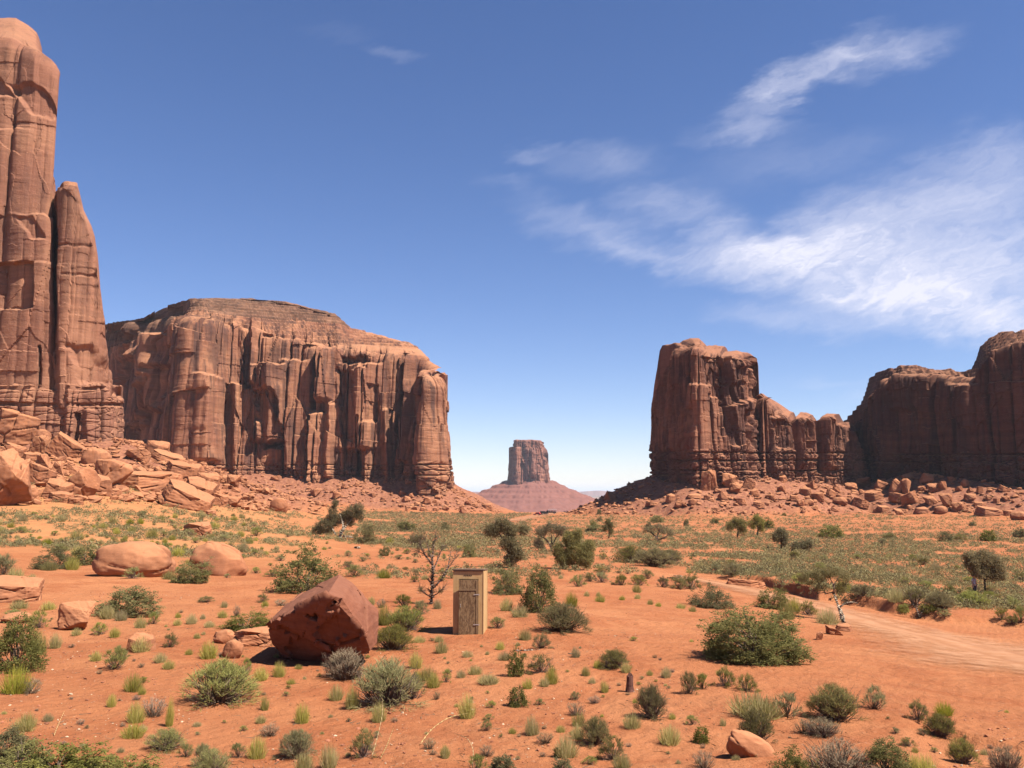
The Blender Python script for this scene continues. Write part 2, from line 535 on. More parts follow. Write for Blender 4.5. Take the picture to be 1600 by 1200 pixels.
# foot lines of the cliffs: (px, forward distance, photo row of the cliff's foot)
FOOT = {
    'tower': [(-420, 292, 690), (-200, 292, 688), (60, 288, 690), (130, 287, 690), (175, 291, 690), (192, 300, 692), (196, 340, 690)],
    'mesa': [(140, 770, 703), (200, 718, 718), (250, 668, 730), (300, 606, 738), (330, 597, 741), (420, 600, 743), (520, 600, 744), (620, 598, 748),
             (660, 585, 758), (690, 590, 762), (697, 615, 760), (699, 690, 752)],
    'butte': [(1018, 510, 744), (1022, 478, 748), (1050, 450, 756), (1088, 430, 762), (1130, 437, 752), (1178, 446, 750), (1200, 455, 748)],
    'ridge': [(1178, 452, 748), (1250, 468, 752), (1320, 490, 757), (1350, 500, 757), (1420, 470, 742), (1500, 440, 748), (1600, 415, 765), (1760, 395, 780)],
}
FW = {}
for k_, pl in FOOT.items():
    FW[k_] = []
    for (a_, d_, r_) in pl:
        x, y, z = at(a_, r_, d_)
        FW[k_].append((float(x), float(y), float(z)))
TSLOPE = {'tower': .36, 'mesa': .50, 'butte': .44, 'ridge': .40}


def smax(a, b, k):
    hh = np.clip(0.5 + 0.5 * (a - b) / k, 0, 1)
    return b + (a - b) * hh + k * hh * (1 - hh)


BANK_PX = np.array([1090, 1120, 1143, 1183, 1226, 1269, 1301, 1341, 1384, 1416, 1456, 1514, 1600, 1760], float)
BANK_PY = np.array([902, 905, 908, 914, 925, 940, 943, 950, 960, 965, 971, 977, 984, 992], float)


def ray_ground(px, py, fn, lo=6.0, hi=900.0, n=1500):
    ds = np.geomspace(lo, hi, n)
    x, y, z = at(px, py, ds)
    g = fn(x, y)
    i = np.argmax(z < g)
    if not (z < g).any():
        return hi
    if i == 0:
        return lo
    a, b = z[i - 1] - g[i - 1], z[i] - g[i]
    return ds[i - 1] + (ds[i] - ds[i - 1]) * a / (a - b)


BANK_D = np.array([ray_ground(a_, b_, h0) for a_, b_ in zip(BANK_PX, BANK_PY)])
LEDGE_PX = np.array([1400, 1440, 1500, 1550, 1600, 1700], float)
LEDGE_D = np.array([ray_ground(a_, b_, h0) for a_, b_ in zip(LEDGE_PX, [1122, 1132, 1148, 1158, 1168, 1180])])


def ground(x, y, detail=True):
    x = np.asarray(x, float); y = np.asarray(y, float)
    h = h0(x, y)
    far = y > 180
    if np.any(far):
        xf, yf = x[far], y[far]
        hf = h[far] if h.shape else h
        rough = fbm2(xf / 14, yf / 14, 4, 5)
        for k_ in FW:
            d, zb = dseg(xf, yf, FW[k_])
            wob = 1 + 0.16 * fbm2(xf / 22, yf / 22, 3, 9)
            tal = zb + 0.5 - TSLOPE[k_] * d * wob
            on = sstep(-10, 2, tal - hf)
            hf = smax(hf, tal, 2.2) + on * (rough * 1.3 + 0.5 * fbm2(xf / 3.5, yf / 3.5, 3, 12))
        h = h.copy(); h[far] = hf
    p = 800 + FPX * x / np.maximum(y, 6.0)
    # cut bank beyond the track
    bd = np.interp(p, BANK_PX, BANK_D) + 0.6 * fbm2(x / 2.2, y / 6.0, 3, 21)
    bh = np.interp(p, [1090, 1150, 1200, 1430, 1520, 1700], [0, .55, .8, .8, .5, .35])
    q = y - bd
    bh = bh * (0.85 + 0.3 * vn2(x / 9, y / 9, 4))
    h = h + np.where(p > 1085, bh * sstep(-0.2, 0.95, q) * (1 - sstep(8, 60, q)), 0)
    ld_ = np.interp(p, LEDGE_PX, LEDGE_D) + 0.5 * fbm2(x / 1.1, y / 2.0, 3, 27)
    h = h - np.where(p > 1380, 0.16 * sstep(1380, 1440, p) * sstep(-0.05, 0.3, ld_ - y) * (1 - sstep(0.5, 5, ld_ - y)), 0)
    if detail:
        s = np.clip(y / 60, 0.25, 1)
        nr = (y < 400)
        w = 1 - sstep(250, 500, y)
        h = h + w * (0.16 * fbm2(x / 7, y / 7, 3, 31) + 0.05 * fbm2(x / 1.6, y / 1.6, 3, 35) + 0.018 * fbm2(x / .35, y / .35, 3, 37) * (1 - sstep(40, 90, y)))
    return h


def gz(x, y):
    return float(ground(np.array([x]), np.array([y]))[0])


def spot(px, py, lo=6.0):
    """ground point under a photo pixel"""
    d = ray_ground(px, py, lambda a, b: ground(a, b), lo)
    x, y, z = at(px, py, d)
    return float(x), float(y), gz(float(x), float(y))


# ground sheet: a fan that gets coarser with distance, reaching the horizon
def build_ground():
    dist = np.concatenate([np.linspace(-30, 5, 12), np.geomspace(6, 60, 420), np.geomspace(60.4, 240, 260)[1:], np.geomspace(241, 760, 330), np.geomspace(775, 60000, 60)])
    core = np.linspace(-0.66, 0.66, 1000)
    u = np.concatenate([np.linspace(-2.6, -0.68, 24), core, np.linspace(0.68, 2.6, 24)])
    Y = np.repeat(dist[:, None], len(u), 1)
    X = np.maximum(np.abs(Y), 9.0) * u[None, :]
    Z = ground(X, Y)
    v = np.stack([X.ravel(), Y.ravel(), Z.ravel()], 1)
    n0, n1 = len(dist), len(u)
    # surface zones
    p = 800 + FPX * X / np.maximum(Y, 6)
    talus = np.zeros(X.shape)
    far = Y > 180
    for k_ in FW:
        d, zb = dseg(X[far], Y[far], FW[k_])
        tl = zb - TSLOPE[k_] * d
        talus[far] = np.maximum(talus[far], sstep(-2.5, 3.0, tl - h0(X[far], Y[far])))
    talus[Y > 780] = 0
    dune = (1 - sstep(330, 620, p + 60 * fbm2(X / 30, Y / 30, 3, 51))) * sstep(62, 95, Y) * (1 - talus)
    plain = sstep(800, 1100, Y)
    bare = sstep(850, 1000, p) * (1 - sstep(50, 62, Y)) * sstep(19, 25, Y)
    f = grid_faces(n0, n1)[:, ::-1]
    me = mesh_np('ground', v, [f], M['ground'], True, {'talus': talus.ravel(), 'dune': dune.ravel(), 'plain': plain.ravel(), 'bare': bare.ravel()})
    o = obj('ground', me)
    tag(o, 'red sandy desert ground sloping away to the far valley floor', 'ground', kind='structure')


def ground_mat():
    m, t = mat_new('red_desert_sand')
    g = t.add('ShaderNodeNewGeometry')
    P = (g, 0)
    def A(n): return (t.add('ShaderNodeAttribute', attribute_name=n), 'Fac')
    big = t.noise(P, 0.07, 5, 0.6)
    mid = t.noise(P, 0.6, 5, 0.62)
    fin = t.noise(P, 5.0, 6, 0.7)
    vf = t.noise(P, 34.0, 4, 0.7)
    col = t.mixc(t.mr((big, 0), 0.35, 0.65), (0.2919, 0.1083, 0.0464, 1), (0.3385, 0.1374, 0.0605, 1))
    col = t.mixc(t.mr((t.noise(P, 0.22, 6, 0.65, 1.0), 0), 0.46, 0.62, 0, .6), col, (0.2390, 0.0753, 0.0305, 1))
    col = t.mixc(t.mr((mid, 0), 0.50, 0.70, 0, .65), col, (0.2411, 0.0832, 0.0373, 1))
    col = t.mixc(t.mr((fin, 0), 0.52, 0.75, 0, .55), col, (0.3553, 0.1597, 0.0787, 1))
    # dune sand, talus soil, far plain
    col = t.mixc(t.math('MULTIPLY', A('dune'), t.mr((mid, 0), .25, .6, .1, .75)), col, (0.3723, 0.1790, 0.0725, 1))
    tc = t.mixc(t.mr((mid, 0), 0.4, 0.65), (0.1834, 0.0733, 0.0442, 1), (0.2707, 0.1209, 0.0656, 1))
    col = t.mixc(A('talus'), col, tc)
    col = t.mixc(A('plain'), col, t.mixc(t.mr((t.noise(P, 0.0012, 5), 0), .4, .6), (0.1348, 0.1001, 0.0721, 1), (0.2538, 0.1548, 0.1109, 1)))
    # pebbly specks
    vo = t.add('ShaderNodeTexVoronoi', {'Vector': P, 'Scale': 7.0}, feature='F1')
    sp = t.math('MULTIPLY', t.math('LESS_THAN', (vo, 'Distance'), 0.16), t.mr((mid, 0), 0.46, 0.6))
    vc = t.add('ShaderNodeSeparateColor', {0: (vo, 'Color')})
    sp = t.math('MULTIPLY', sp, t.math('GREATER_THAN', (vc, 0), 0.6))
    col = t.mixc(t.math('MULTIPLY', sp, 0.6), col, (0.4062, 0.2806, 0.1814, 1))
    rip = t.add('ShaderNodeTexWave', {'Vector': t.mapping(P, rot=(0, 0, 0.5)), 'Scale': 0.9, 'Distortion': 6.0, 'Detail': 3.0, 'Detail Scale': 1.2})
    bh = t.math('ADD', t.math('MULTIPLY', (mid, 0), 0.8), t.math('MULTIPLY', (fin, 0), 0.28))
    bh = t.math('ADD', bh, t.math('MULTIPLY', (vf, 0), 0.07))
    bh = t.math('ADD', bh, t.math('MULTIPLY', (rip, 1), 0.03))
    bh = t.math('ADD', bh, t.math('MULTIPLY', sp, 0.05))
    finish(t, col, 0.95, bh, 1.0, 0.34, 0.05)
    return m


def road_mat():
    m, t = mat_new('pale_track_dust')
    g = t.add('ShaderNodeNewGeometry')
    P = (g, 0)
    e = (t.add('ShaderNodeAttribute', attribute_name='edge'), 'Fac')
    n = t.noise(P, 1.2, 5, 0.65)
    n2 = t.noise(P, 9.0, 5, 0.7)
    col = t.mixc(t.mr((n, 0), .35, .65), (0.3553, 0.1693, 0.0857, 1), (0.3976, 0.2081, 0.1161, 1))
    col = t.mixc(t.mr((n2, 0), .5, .75, 0, .4), col, (0.3216, 0.1355, 0.0656, 1))
    rut = (t.add('ShaderNodeAttribute', attribute_name='rut'), 'Fac')
    col = t.mixc(t.math('MULTIPLY', rut, t.mr((n, 0), .35, .6, .25, .9)), col, t.mixc(1.0, col, (.72, .64, .60, 1), 'MULTIPLY'))
    a = t.math('ADD', e, t.math('MULTIPLY', t.math('SUBTRACT', (n, 0), 0.5), 1.3))
    a = t.mr(a, 0.0, 1.2, 0, 0.76)
    bh = t.math('ADD', t.math('MULTIPLY', (n, 0), .5), t.math('MULTIPLY', (n2, 0), .2))
    b = t.add('ShaderNodeBump', {'Height': bh, 'Strength': 0.5, 'Distance': 0.12})
    p = t.add('ShaderNodeBsdfPrincipled', {'Base Color': col, 'Roughness': 0.95, 'Specular IOR Level': 0.05, 'Normal': b, 'Alpha': a})
    t.add('ShaderNodeOutputMaterial', {'Surface': p})
    return m


M['ground'] = ground_mat()
M['road'] = road_mat()
build_ground()


def build_road(name, px, width, label, lift=0.03, n=160, m=40):
    pts = []
    for a_, b_ in px:
        x, y, z = spot(a_, b_, 10)
        pts.append((x, y))
    pts = np.array(pts)
    s = np.concatenate([[0], np.cumsum(np.hypot(*np.diff(pts, axis=0).T))])
    q = np.linspace(0, s[-1], n)
    cx, cy = np.interp(q, s, pts[:, 0]), np.interp(q, s, pts[:, 1])
    cx, cy = gauss1(cx, 4, 0), gauss1(cy, 4, 0)
    tx, ty = np.gradient(cx), np.gradient(cy)
    L = np.hypot(tx, ty)
    w = np.linspace(-1, 1, m)
    wid = np.interp(q / s[-1], np.linspace(0, 1, len(width)), width)
    X = cx[:, None] - (ty / L)[:, None] * w * wid[:, None] / 2
    Y = cy[:, None] + (tx / L)[:, None] * w * wid[:, None] / 2
    Z = ground(X, Y) + lift
    e = np.repeat((1 - np.abs(w))[None] * 1.3, n, 0) * np.minimum(1, np.minimum(q, s[-1] - q) / 4)[:, None]
    off = w[None] * wid[:, None] / 2
    rut = np.exp(-((np.abs(off) - .85) / .22) ** 2)
    Z = Z - .03 * rut + .02
    me = mesh_np(name, np.stack([X.ravel(), Y.ravel(), Z.ravel()], 1), [grid_faces(n, m)[:, ::-1]], M['road'], True, {'edge': e.ravel(), 'rut': rut.ravel()})
    o = obj(name, me)
    if me.polygons[len(me.polygons) // 2].normal.z < 0:
        me.flip_normals()
    tag(o, label, 'track', kind='structure')


build_road('dirt_track', [(1760, 1072), (1660, 1046), (1560, 1021), (1460, 998), (1380, 980), (1320, 962), (1270, 947), (1215, 932), (1160, 919), (1100, 908), (1050, 898)],
           [15.0, 12.5, 9.5, 7.5, 6.0, 4.8, 3.6], 'pale dusty track curving in from the right past the leaning dead tree', 0.035)
build_road('dirt_road', [(795, 816), (815, 811), (838, 806.5), (860, 803), (885, 799), (910, 794), (935, 788)], [14, 13, 12, 12],
           'distant pale sand road where the vehicles stand', 0.15, 120, 10)

# ------------------------------------------------------------------ cliffs
def cliff_mesh(name, pts, crest, back, feats, mat, ds=0.45, dz=0.45, seed=1, batter=0.08, amp=1.0, blocks=(9, 30, 2.4, 4, 12, 1.0), grooves=(), cracks=9.0,
               round_top=6.0, roof_rows=26, terrace=0.0, bury=8.0, recess=(), round_pow=2.2, edge_noise=1.0, brick=4.0, fmul=1.0, terrace_from=0.0, cap=None, anchor='mid', bamp=1.0):
    """pts: (px, distance, foot row, rim row) along the visible foot from left to right; crest: (px, row) skyline behind the rim;
    back: distance of the far side"""
    P = np.array(pts, float)
    ar = P[:, 3] if anchor == 'rim' else P[:, 2] if anchor == 'foot' else P[:, 2] * .5 + P[:, 3] * .5
    bx, by, _z = at(P[:, 0], ar, P[:, 1])
    _x, _y, bz = at(P[:, 0], P[:, 2], P[:, 1])
    s = np.concatenate([[0], np.cumsum(np.hypot(np.diff(bx), np.diff(by)))])
    n = int(s[-1] / ds) + 2
    q = np.linspace(0, s[-1], n)
    sm = max(1.0, 2.2 / ds)
    bx, by, bz = [gauss1(np.interp(q, s, a), sm, 0) for a in (bx, by, bz)]
    dd = by.copy()
    ppx = np.interp(q, s, P[:, 0])
    yt = np.interp(q, s, P[:, 3])
    _, _, zt = at(ppx, yt, dd)
    zt = zt + edge_noise * (1.1 * fbm2(q / 9, 0 * q + seed, 4, seed + 3) + 0.9 * (worley2(q / 6.0, 0 * q + .5, seed + 5)[2] - .5))
    tx, ty = gauss1(np.gradient(bx), 6 / ds, 0), gauss1(np.gradient(by), 6 / ds, 0)
    L = np.hypot(tx, ty)
    nx, ny = ty / L, -tx / L
    H = float(np.max(zt - bz))
    m = int((H + bury) / dz)
    tt = np.linspace(0, 1, m)
    zb = bz - bury
    Z = zb[:, None] + (zt - zb)[:, None] * tt[None]
    A = np.repeat(q[:, None], m, 1)
    X0 = np.repeat(bx[:, None], m, 1); Y0 = np.repeat(by[:, None], m, 1)
    hp, hr = proj(X0, Y0, Z)
    D = np.zeros_like(Z)
    hrel = Z - bz[:, None]
    wu = 0.9 * fbm2(A / 14, Z / 22, 3, seed + 11); wz = 2.2 * fbm2(A / 10, Z / 10, 3, seed + 12)
    w1, h1, a1, w2, h2, a2 = blocks
    f1, f2, hid = worley2((A + wu) / w1, (Z + wz) / h1, seed + 20)
    D += a1 * 0.7 * (hid - 0.5) * 2
    f1, f2, hid2 = worley2((A + wu * .6) / w2 + 9.1, (Z + wz * .6) / h2 + 3.3, seed + 23)
    D += a2 * 0.45 * (hid2 - 0.5) * 2
    # upright joints split the face into columns whose blocks have broken off at different heights
    for (cw_, hh_, am_, cr_, sd_) in ((w1 * .8, h1 * .8, a1, 1.5, 1), (w2 * .8, h2 * 1.1, a2, .7, 2), (cracks * 1.7, h1 * 1.6, a1 * .7, 3.6, 3)):
        Aw = A + 0.10 * cw_ * fbm2(A / (cw_ * 3), Z / (hh_ * .8), 3, seed + 25 + sd_)
        ci_, ed_ = cols1(Aw, cw_, seed + 30 + sd_)
        zr = np.zeros_like(ci_)
        k1, k2, k3 = _h(ci_, zr, zr + 1, seed + sd_), _h(ci_, zr, zr + 2, seed + sd_), _h(ci_, zr, zr + 3, seed + sd_)
        lev = np.floor((Z + .8 * fbm2(A / (cw_ * .5), Z / 6, 2, seed + 41)) / (hh_ * (.5 + k2)) + 9 * k3)
        D += am_ * (0.55 * (k1 - .5) * 2 + 0.55 * (_h(ci_, lev, zr, seed + 7 + sd_) - .5) * 2)
        D -= cr_ * amp * np.exp(-(np.maximum(ed_, 0) / (.35 + .04 * cw_)) ** 2) * (0.35 + 0.65 * k2)
    D += amp * (1.5 * fbm2(A / 16, Z / 40, 3, seed + 40) + 0.22 * fbm2(A / 2.2, Z / 9, 3, seed + 44) + 0.10 * fbm2(A / 1.6, Z / 1.1, 3, seed + 47))
    # thin bedding steps
    bedn = fbm2(A / 60, Z / 1.7, 4, seed + 50)
    D += 0.10 * amp * np.sign(bedn) * np.abs(bedn) ** 0.6
    for (p0, p1, p2, am, r0, r1) in feats:      # saw-tooth buttress: rises from p0 to its corner p1, dies out at p2
        wob = 3.0 * fbm2(Z / 14, A * 0 + p0, 3, seed + 60)
        pw = hp + wob
        prof = np.clip((pw - p0) / max(p1 - p0, .1), 0, 1) * (1 - sstep(0, 1, (pw - p1) / max(p2 - p1, .1)))
        rw = hr + 4 * fbm2(A / 5, Z / 9, 3, seed + 63)
        D += fmul * am * prof * sstep(r0 - 3, r0 + 3, rw) * (1 - sstep(r1 - 4, r1 + 4, rw))
    for (p0, p1, r0, r1, am, slant, soft) in recess:
        pw = hp + slant * (hr - r0) + soft * 1.2 * fbm2(Z / 6, A / 6, 3, seed + 70)
        rw = hr + soft * 1.5 * fbm2(A / 4, Z / 8, 3, seed + 73)
        D -= am * sstep(p0 - soft, p0 + soft, pw) * (1 - sstep(p1 - soft, p1 + soft, pw)) * sstep(r0 - soft, r0 + soft, rw) * (1 - sstep(r1 - soft, r1 + soft, rw))
    for (row, wd, dp) in grooves:               # shadowed partings between beds near the foot
        rw = hr + 1.4 * fbm2(A / 9, 0 * A + row, 3, seed + 80)
        brk = sstep(-0.35, 0.15, fbm2(A / 7, 0 * A + row * 3.3, 2, seed + 82))
        D -= dp * np.exp(-((rw - row) / wd) ** 4) * (0.25 + 0.75 * brk)
    if grooves:
        rr = [g[0] for g in grooves]
        inb = sstep(min(rr) - 6, min(rr) - 2, hr)
        f1, f2, hb = worley2(A / brick, hr / 9.0, seed + 90)
        D += bamp * inb * (1.3 * (hb - .4) - 0.9 * np.exp(-((f2 - f1) / 0.12) ** 2))
    dtop = np.clip(1 - (zt[:, None] - Z) / round_top, 0, 1)
    rt = round_top * (0.75 + 0.5 * vn2(q / 7, 0 * q, seed + 95))[:, None]
    D -= rt * (1 - np.sqrt(np.maximum(0, 1 - dtop ** round_pow)))
    bt_ = np.interp(ppx, [q_[0] for q_ in batter], [q_[1] for q_ in batter])[:, None] if isinstance(batter, list) else batter
    D -= bt_ * hrel * (np.clip(hrel / 125.0, 0, 1.2) ** .7 if isinstance(batter, list) else 1.0)
    X = X0 + nx[:, None] * D
    Y = Y0 + ny[:, None] * D
    # roof: from the rim to the skyline, then down the back
    thick = np.maximum(back - dd, 0.0)
    cw = thick * 0.5
    cr = np.array(crest, float)
    cpy = np.interp(ppx, cr[:, 0], cr[:, 1])
    kk = (dd + cw) / dd
    _, _, zc = at(ppx, cpy, dd + cw)
    zc = np.where(thick > 3, np.maximum(zc, zt - 3), zt)
    nq = roof_rows
    qq = np.linspace(0, 1, nq + 1)[1:]
    Xt, Yt = X[:, -1], Y[:, -1]
    e_ = np.exp(-qq / 0.07)[None]
    sg = 9 / ds
    Xs, Ys, zs, zcs = [gauss1(a, sg, 0)[:, None] for a in (Xt, Yt, zt, zc)]
    Xr = Xt[:, None] * e_ + Xs * (1 - e_); Yr = Yt[:, None] * e_ + Ys * (1 - e_); Zr = zt[:, None] * e_ + zs * (1 - e_)
    cx_, cy_ = (Xs[:, 0], Ys[:, 0]) if isinstance(batter, list) else (bx, by)
    RX = Xr + ((cx_ * kk)[:, None] - Xr) * qq
    RY = Yr + ((cy_ * kk)[:, None] - Yr) * qq
    g = np.sin(qq * np.pi / 2) ** 0.9
    RZ = Zr + (zc[:, None] - Zr) * g
    rn = fbm2(RX / 9, RY / 9, 4, seed + 99)
    RZ = RZ + np.minimum(1, thick / 12)[:, None] * rn * 1.3 * np.sin(np.clip(qq, 0, 0.97) * np.pi)
    if terrace:
        st_ = terrace
        fr = RZ / st_ + 0.35 * fbm2(RX / 16, RY / 16, 3, seed + 101)
        up = sstep(terrace_from - 2, terrace_from + 2, RZ + 2 * fbm2(RX / 20, RY / 20, 3, seed + 103))
        fl = fr - np.floor(fr)
        RT = (np.floor(fr) + np.where(fl < .7, .12 * fl, .08 + .92 * sstep(.7, .92, fl))) * st_
        RZ = RZ * (1 - .92 * up) + .92 * up * RT
    kb = (dd + thick) / dd
    BX = np.stack([cx_ * (kk + (kb - kk) * .7), cx_ * kb, bx * kb], 1)
    BY = np.stack([cy_ * (kk + (kb - kk) * .7), cy_ * kb, by * kb], 1)
    BZ = np.stack([zc - 3, zt - 12, zb], 1)
    BZ = np.maximum(BZ, zb[:, None])
    v = np.stack([np.concatenate([a, b, c], 1) for a, b, c in ((X, RX, BX), (Y, RY, BY), (Z, RZ, BZ))], -1)
    nr = v.shape[1]
    if cap is None:
        return mesh_np(name, v.reshape(-1, 3), [grid_faces(n, nr)], mat, False)
    me = mesh_np(name, v.reshape(-1, 3), [grid_faces(n, nr)], [mat, cap[0]], False)
    # a darker bed crowns the summit: everything above a wavering bedding height
    lim = cap[1] + 1.3 * fbm2(v[..., 0] / 20, v[..., 1] / 20, 3, seed + 111)
    top = (v[..., 2] > lim)[:-1, :-1].ravel()
    me.polygons.foreach_set('material_index', top.astype(np.int32))
    return me


def thing_mesh(name, me, label, cat, group=None):
    o = obj(name, me)
    return tag(o, label, cat, group)


# --- broad flat-topped mesa
mesa_pts = [(140, 775, 702, 512), (165, 752, 708, 508), (200, 720, 718, 503), (235, 688, 727, 492), (262, 656, 733, 492), (290, 616, 737, 500), (315, 592, 740, 496),
            (345, 594, 742, 498), (380, 600, 743, 506), (430, 602, 743, 520), (480, 602, 744, 530), (520, 598, 745, 540), (560, 600, 746, 545),
            (600, 600, 747, 545), (632, 598, 750, 549), (645, 594, 754, 560), (662, 580, 760, 584), (684, 583, 763, 590), (694, 600, 762, 592), (697, 640, 758, 592), (699, 720, 750, 592)]
mesa_crest = [(140, 510), (165, 506), (200, 502), (222, 497), (240, 486), (262, 479), (300, 472), (360, 471), (420, 473), (470, 481), (493, 489), (517, 494), (530, 505),
              (545, 518), (600, 530), (637, 541), (652, 556), (662, 580), (690, 586)]
mesa_feats = [(643, 664, 706, 5.5, 578, 790), (619, 629, 646, 4, 548, 720), (521, 560, 606, 6.5, 565, 700), (487, 497, 522, 6, 538, 625), (478, 489, 520, 5, 645, 760),
              (385, 420, 456, 10, 568, 690), (374, 391, 404, 5, 498, 600), (248, 312, 372, 13, 496, 735), (352, 368, 392, 6, 600, 750), (430, 452, 486, 4, 560, 760),
              (560, 572, 600, 4, 660, 760), (596, 606, 622, 3, 640, 760), (205, 232, 252, 8, 520, 640), (166, 200, 222, 7, 500, 560), (508, 516, 524, 4, 630, 745), (320, 334, 352, 5, 590, 720)]
mesa_rec = [(408, 452, 517, 523, 5, 0, 2), (530, 574, 554, 575, 6, 0, 3), (575, 590, 600, 660, 4, 0, 2), (398, 432, 610, 700, 11, -0.15, 4), (524, 548, 575, 735, 10, -.1, 3), (235, 262, 570, 720, 10, .35, 5),
            (646, 660, 592, 750, 10, .03, 2), (380, 391, 502, 606, 9, 0, 2), (485, 493, 545, 640, 9, .05, 1.5), (481, 488, 650, 745, 7, 0, 1.5), (606, 612, 640, 748, 7, -.05, 1.5), (188, 214, 520, 700, 11, .3, 4), (286, 304, 520, 640, 9, .25, 3), (556, 562, 650, 748, 6, 0, 1.2),
            (622, 628, 548, 700, 8, .04, 1.2), (352, 362, 600, 742, 7, 0, 2)]
o = empty('mesa', (at(430, 744, 640)[0], 640, 10))
tag(o, 'broad reddish brown mesa with a flat dark rim standing left of centre', 'mesa')
me = cliff_mesh('cliff', mesa_pts, mesa_crest, 800, mesa_feats, M['far_rock'], ds=0.5, dz=0.5, seed=3, batter=0.085, amp=1.2, blocks=(17, 55, 3.0, 7, 30, .5),
                grooves=[(727, 1.3, 1.6), (735, 1.2, 1.8), (743, 1.2, 1.6)], cracks=8.0, round_top=9, roof_rows=110, cap=(M['cap'], 129.5), terrace=3.4, terrace_from=109.0, edge_noise=2.2, recess=mesa_rec, fmul=1.9)
c_ = obj('cliff', me); c_.parent = o; c_.matrix_parent_inverse = Matrix.Translation(-Vector(o.location))


def cap_strip(name, line, depth, thick_px, mat, parent, seed, rows=8):
    """thin dark ledge of harder rock that crowns a summit: skyline rows at given distances"""
    L = np.array(line, float)
    n = 400
    q = np.linspace(0, 1, n)
    s = np.linspace(0, 1, len(L))
    px, py = [np.interp(q, s, L[:, k]) for k in range(2)]
    mp = np.array(mesa_pts)
    d = gauss1((np.interp(px, mp[:, 0], mp[:, 1]) + 800) / 2 - 34, 12, 0)
    py = py + 1.0 * fbm2(q * 30, q * 0, 3, seed)
    th = thick_px * (0.6 + 0.4 * np.sin(np.pi * q)) * np.clip(np.sin(np.pi * q) * 5, 0.1, 1)
    x, y, z = at(px, py, d)
    _, _, zl = at(px, py + th, d)
    jag = 1.6 * (worley2(q * 60, q * 0 + .5, seed)[2] - .5) + 1.2 * fbm2(q * 22, 0 * q, 3, seed + 2)
    prof = [(0.0, 0, 3.0), (0, .35, 0), (.5, .4, .8), (.5, .7, .0), (1.0, .75, .6), (1, 1, 0), (1, 1, depth * .5), (.0, 1, depth)]
    V = []
    for (w_, f_, back_) in [(0, 0, 0), (0, .33, -.6), (0, .36, 1.2), (0, .66, .2), (0, .7, 1.6), (0, 1.0, .8), (0, 1.0, depth * .5), (0, .5, depth), (0, 0, depth)]:
        dd = d + back_ - (jag if back_ < 4 else 0)
        k = dd / d
        V.append(np.stack([x * k, dd, zl + (z - zl) * f_], 1))
    V = np.stack(V, 1)
    me = mesh_np(name, V.reshape(-1, 3), [grid_faces(n, V.shape[1])], mat, False)
    o = obj(name, me)
    o.parent = parent
    o.matrix_parent_inverse = Matrix.Translation(-Vector(parent.location))
    return o


cap_strip('cap_rock', [(262, 477, 690), (285, 470, 685), (310, 467.5, 683), (360, 467, 683), (410, 468, 684), (440, 473, 685), (470, 478, 686), (495, 486, 686), (516, 491.5, 684)], 60, 11, M['cap'], o, 61)
cap_strip('rim_ledge', [(168, 505, 700), (185, 502, 695), (205, 500, 690), (225, 496, 680), (242, 486, 678)], 40, 5, M['cap'], o, 67)

# --- tall tower at the left edge with its layered foot, and the spire in front of it
tow_pts = [(-420, 288, 690, 60), (-150, 288, 690, 50), (-36, 288, 690, 50), (-8, 287.5, 690, 62), (24, 287.5, 690, 78), (54, 287.5, 690, 98), (72, 288.2, 690, 122), (81, 291, 690, 144), (87, 300, 690, 160), (92, 318, 690, 200), (95, 350, 690, 240)]
tow_crest = [(-420, 50), (-150, 34), (-36, 33), (-10, 44), (8, 54), (26, 74), (54, 96), (73, 121), (81, 143), (87, 168), (92, 195), (95, 240)]
o = empty('rock_tower', (-150, 310, 20))
tag(o, 'tall sunlit sandstone tower cut off by the left edge of the view', 'rock tower')
tow_rec = [(10, 58, 128, 176, 1.6, -0.75, 4), (-60, 53, 410, 482, 3.0, 0, 2), (60, 64, 540, 612, 2.0, 0, 1), (-30, 0, 120, 145, 1.2, -.6, 3), (28, 52, 340, 372, 1.1, -.6, 3)]
me = cliff_mesh('cliff', tow_pts, tow_crest, 372, [(-40, 80, 104, 2.0, 335, 700), (-60, 15, 60, 1.2, 200, 336), (-100, 78, 100, 1.0, 408, 720)], M['tower_rock'], ds=0.3, dz=0.32, seed=14, batter=[(10, .01), (50, .05), (76, .104)], amp=0.5, blocks=(22, 40, 1.0, 8, 18, 0.35),
                cracks=17, round_top=6, roof_rows=30, recess=tow_rec, round_pow=1.8, edge_noise=.6, anchor='foot')
c_ = obj('cliff', me); c_.parent = o; c_.matrix_parent_inverse = Matrix.Translation(-Vector(o.location))
base_pts = [(-420, 286.5, 692, 600), (-200, 286.5, 692, 598), (20, 286, 690, 600), (84, 285.6, 690, 602), (102, 286.4, 690, 601), (140, 286, 691, 600), (166, 288, 692, 596), (178, 294, 693, 604), (187, 305, 694, 618), (190, 345, 690, 620)]
me = cliff_mesh('layered_base', base_pts, [(-420, 598), (90, 598), (140, 596), (190, 604)], 345, [(96, 108, 128, 3, 598, 700), (128, 136, 160, 2, 640, 700)], M['tower_rock'], ds=0.28, dz=0.28, seed=23, batter=0.06, amp=.5, blocks=(18, 24, .9, 7, 12, .4), brick=11.0, bamp=.4,
                cracks=8, round_top=2.0, roof_rows=14, grooves=[(606, 2.6, 2.2), (632, 2.8, 3.2)], recess=[(118, 125, 645, 705, 2.2, .1, 1)])
c_ = obj('layered_base', me); c_.parent = o; c_.matrix_parent_inverse = Matrix.Translation(-Vector(o.location))
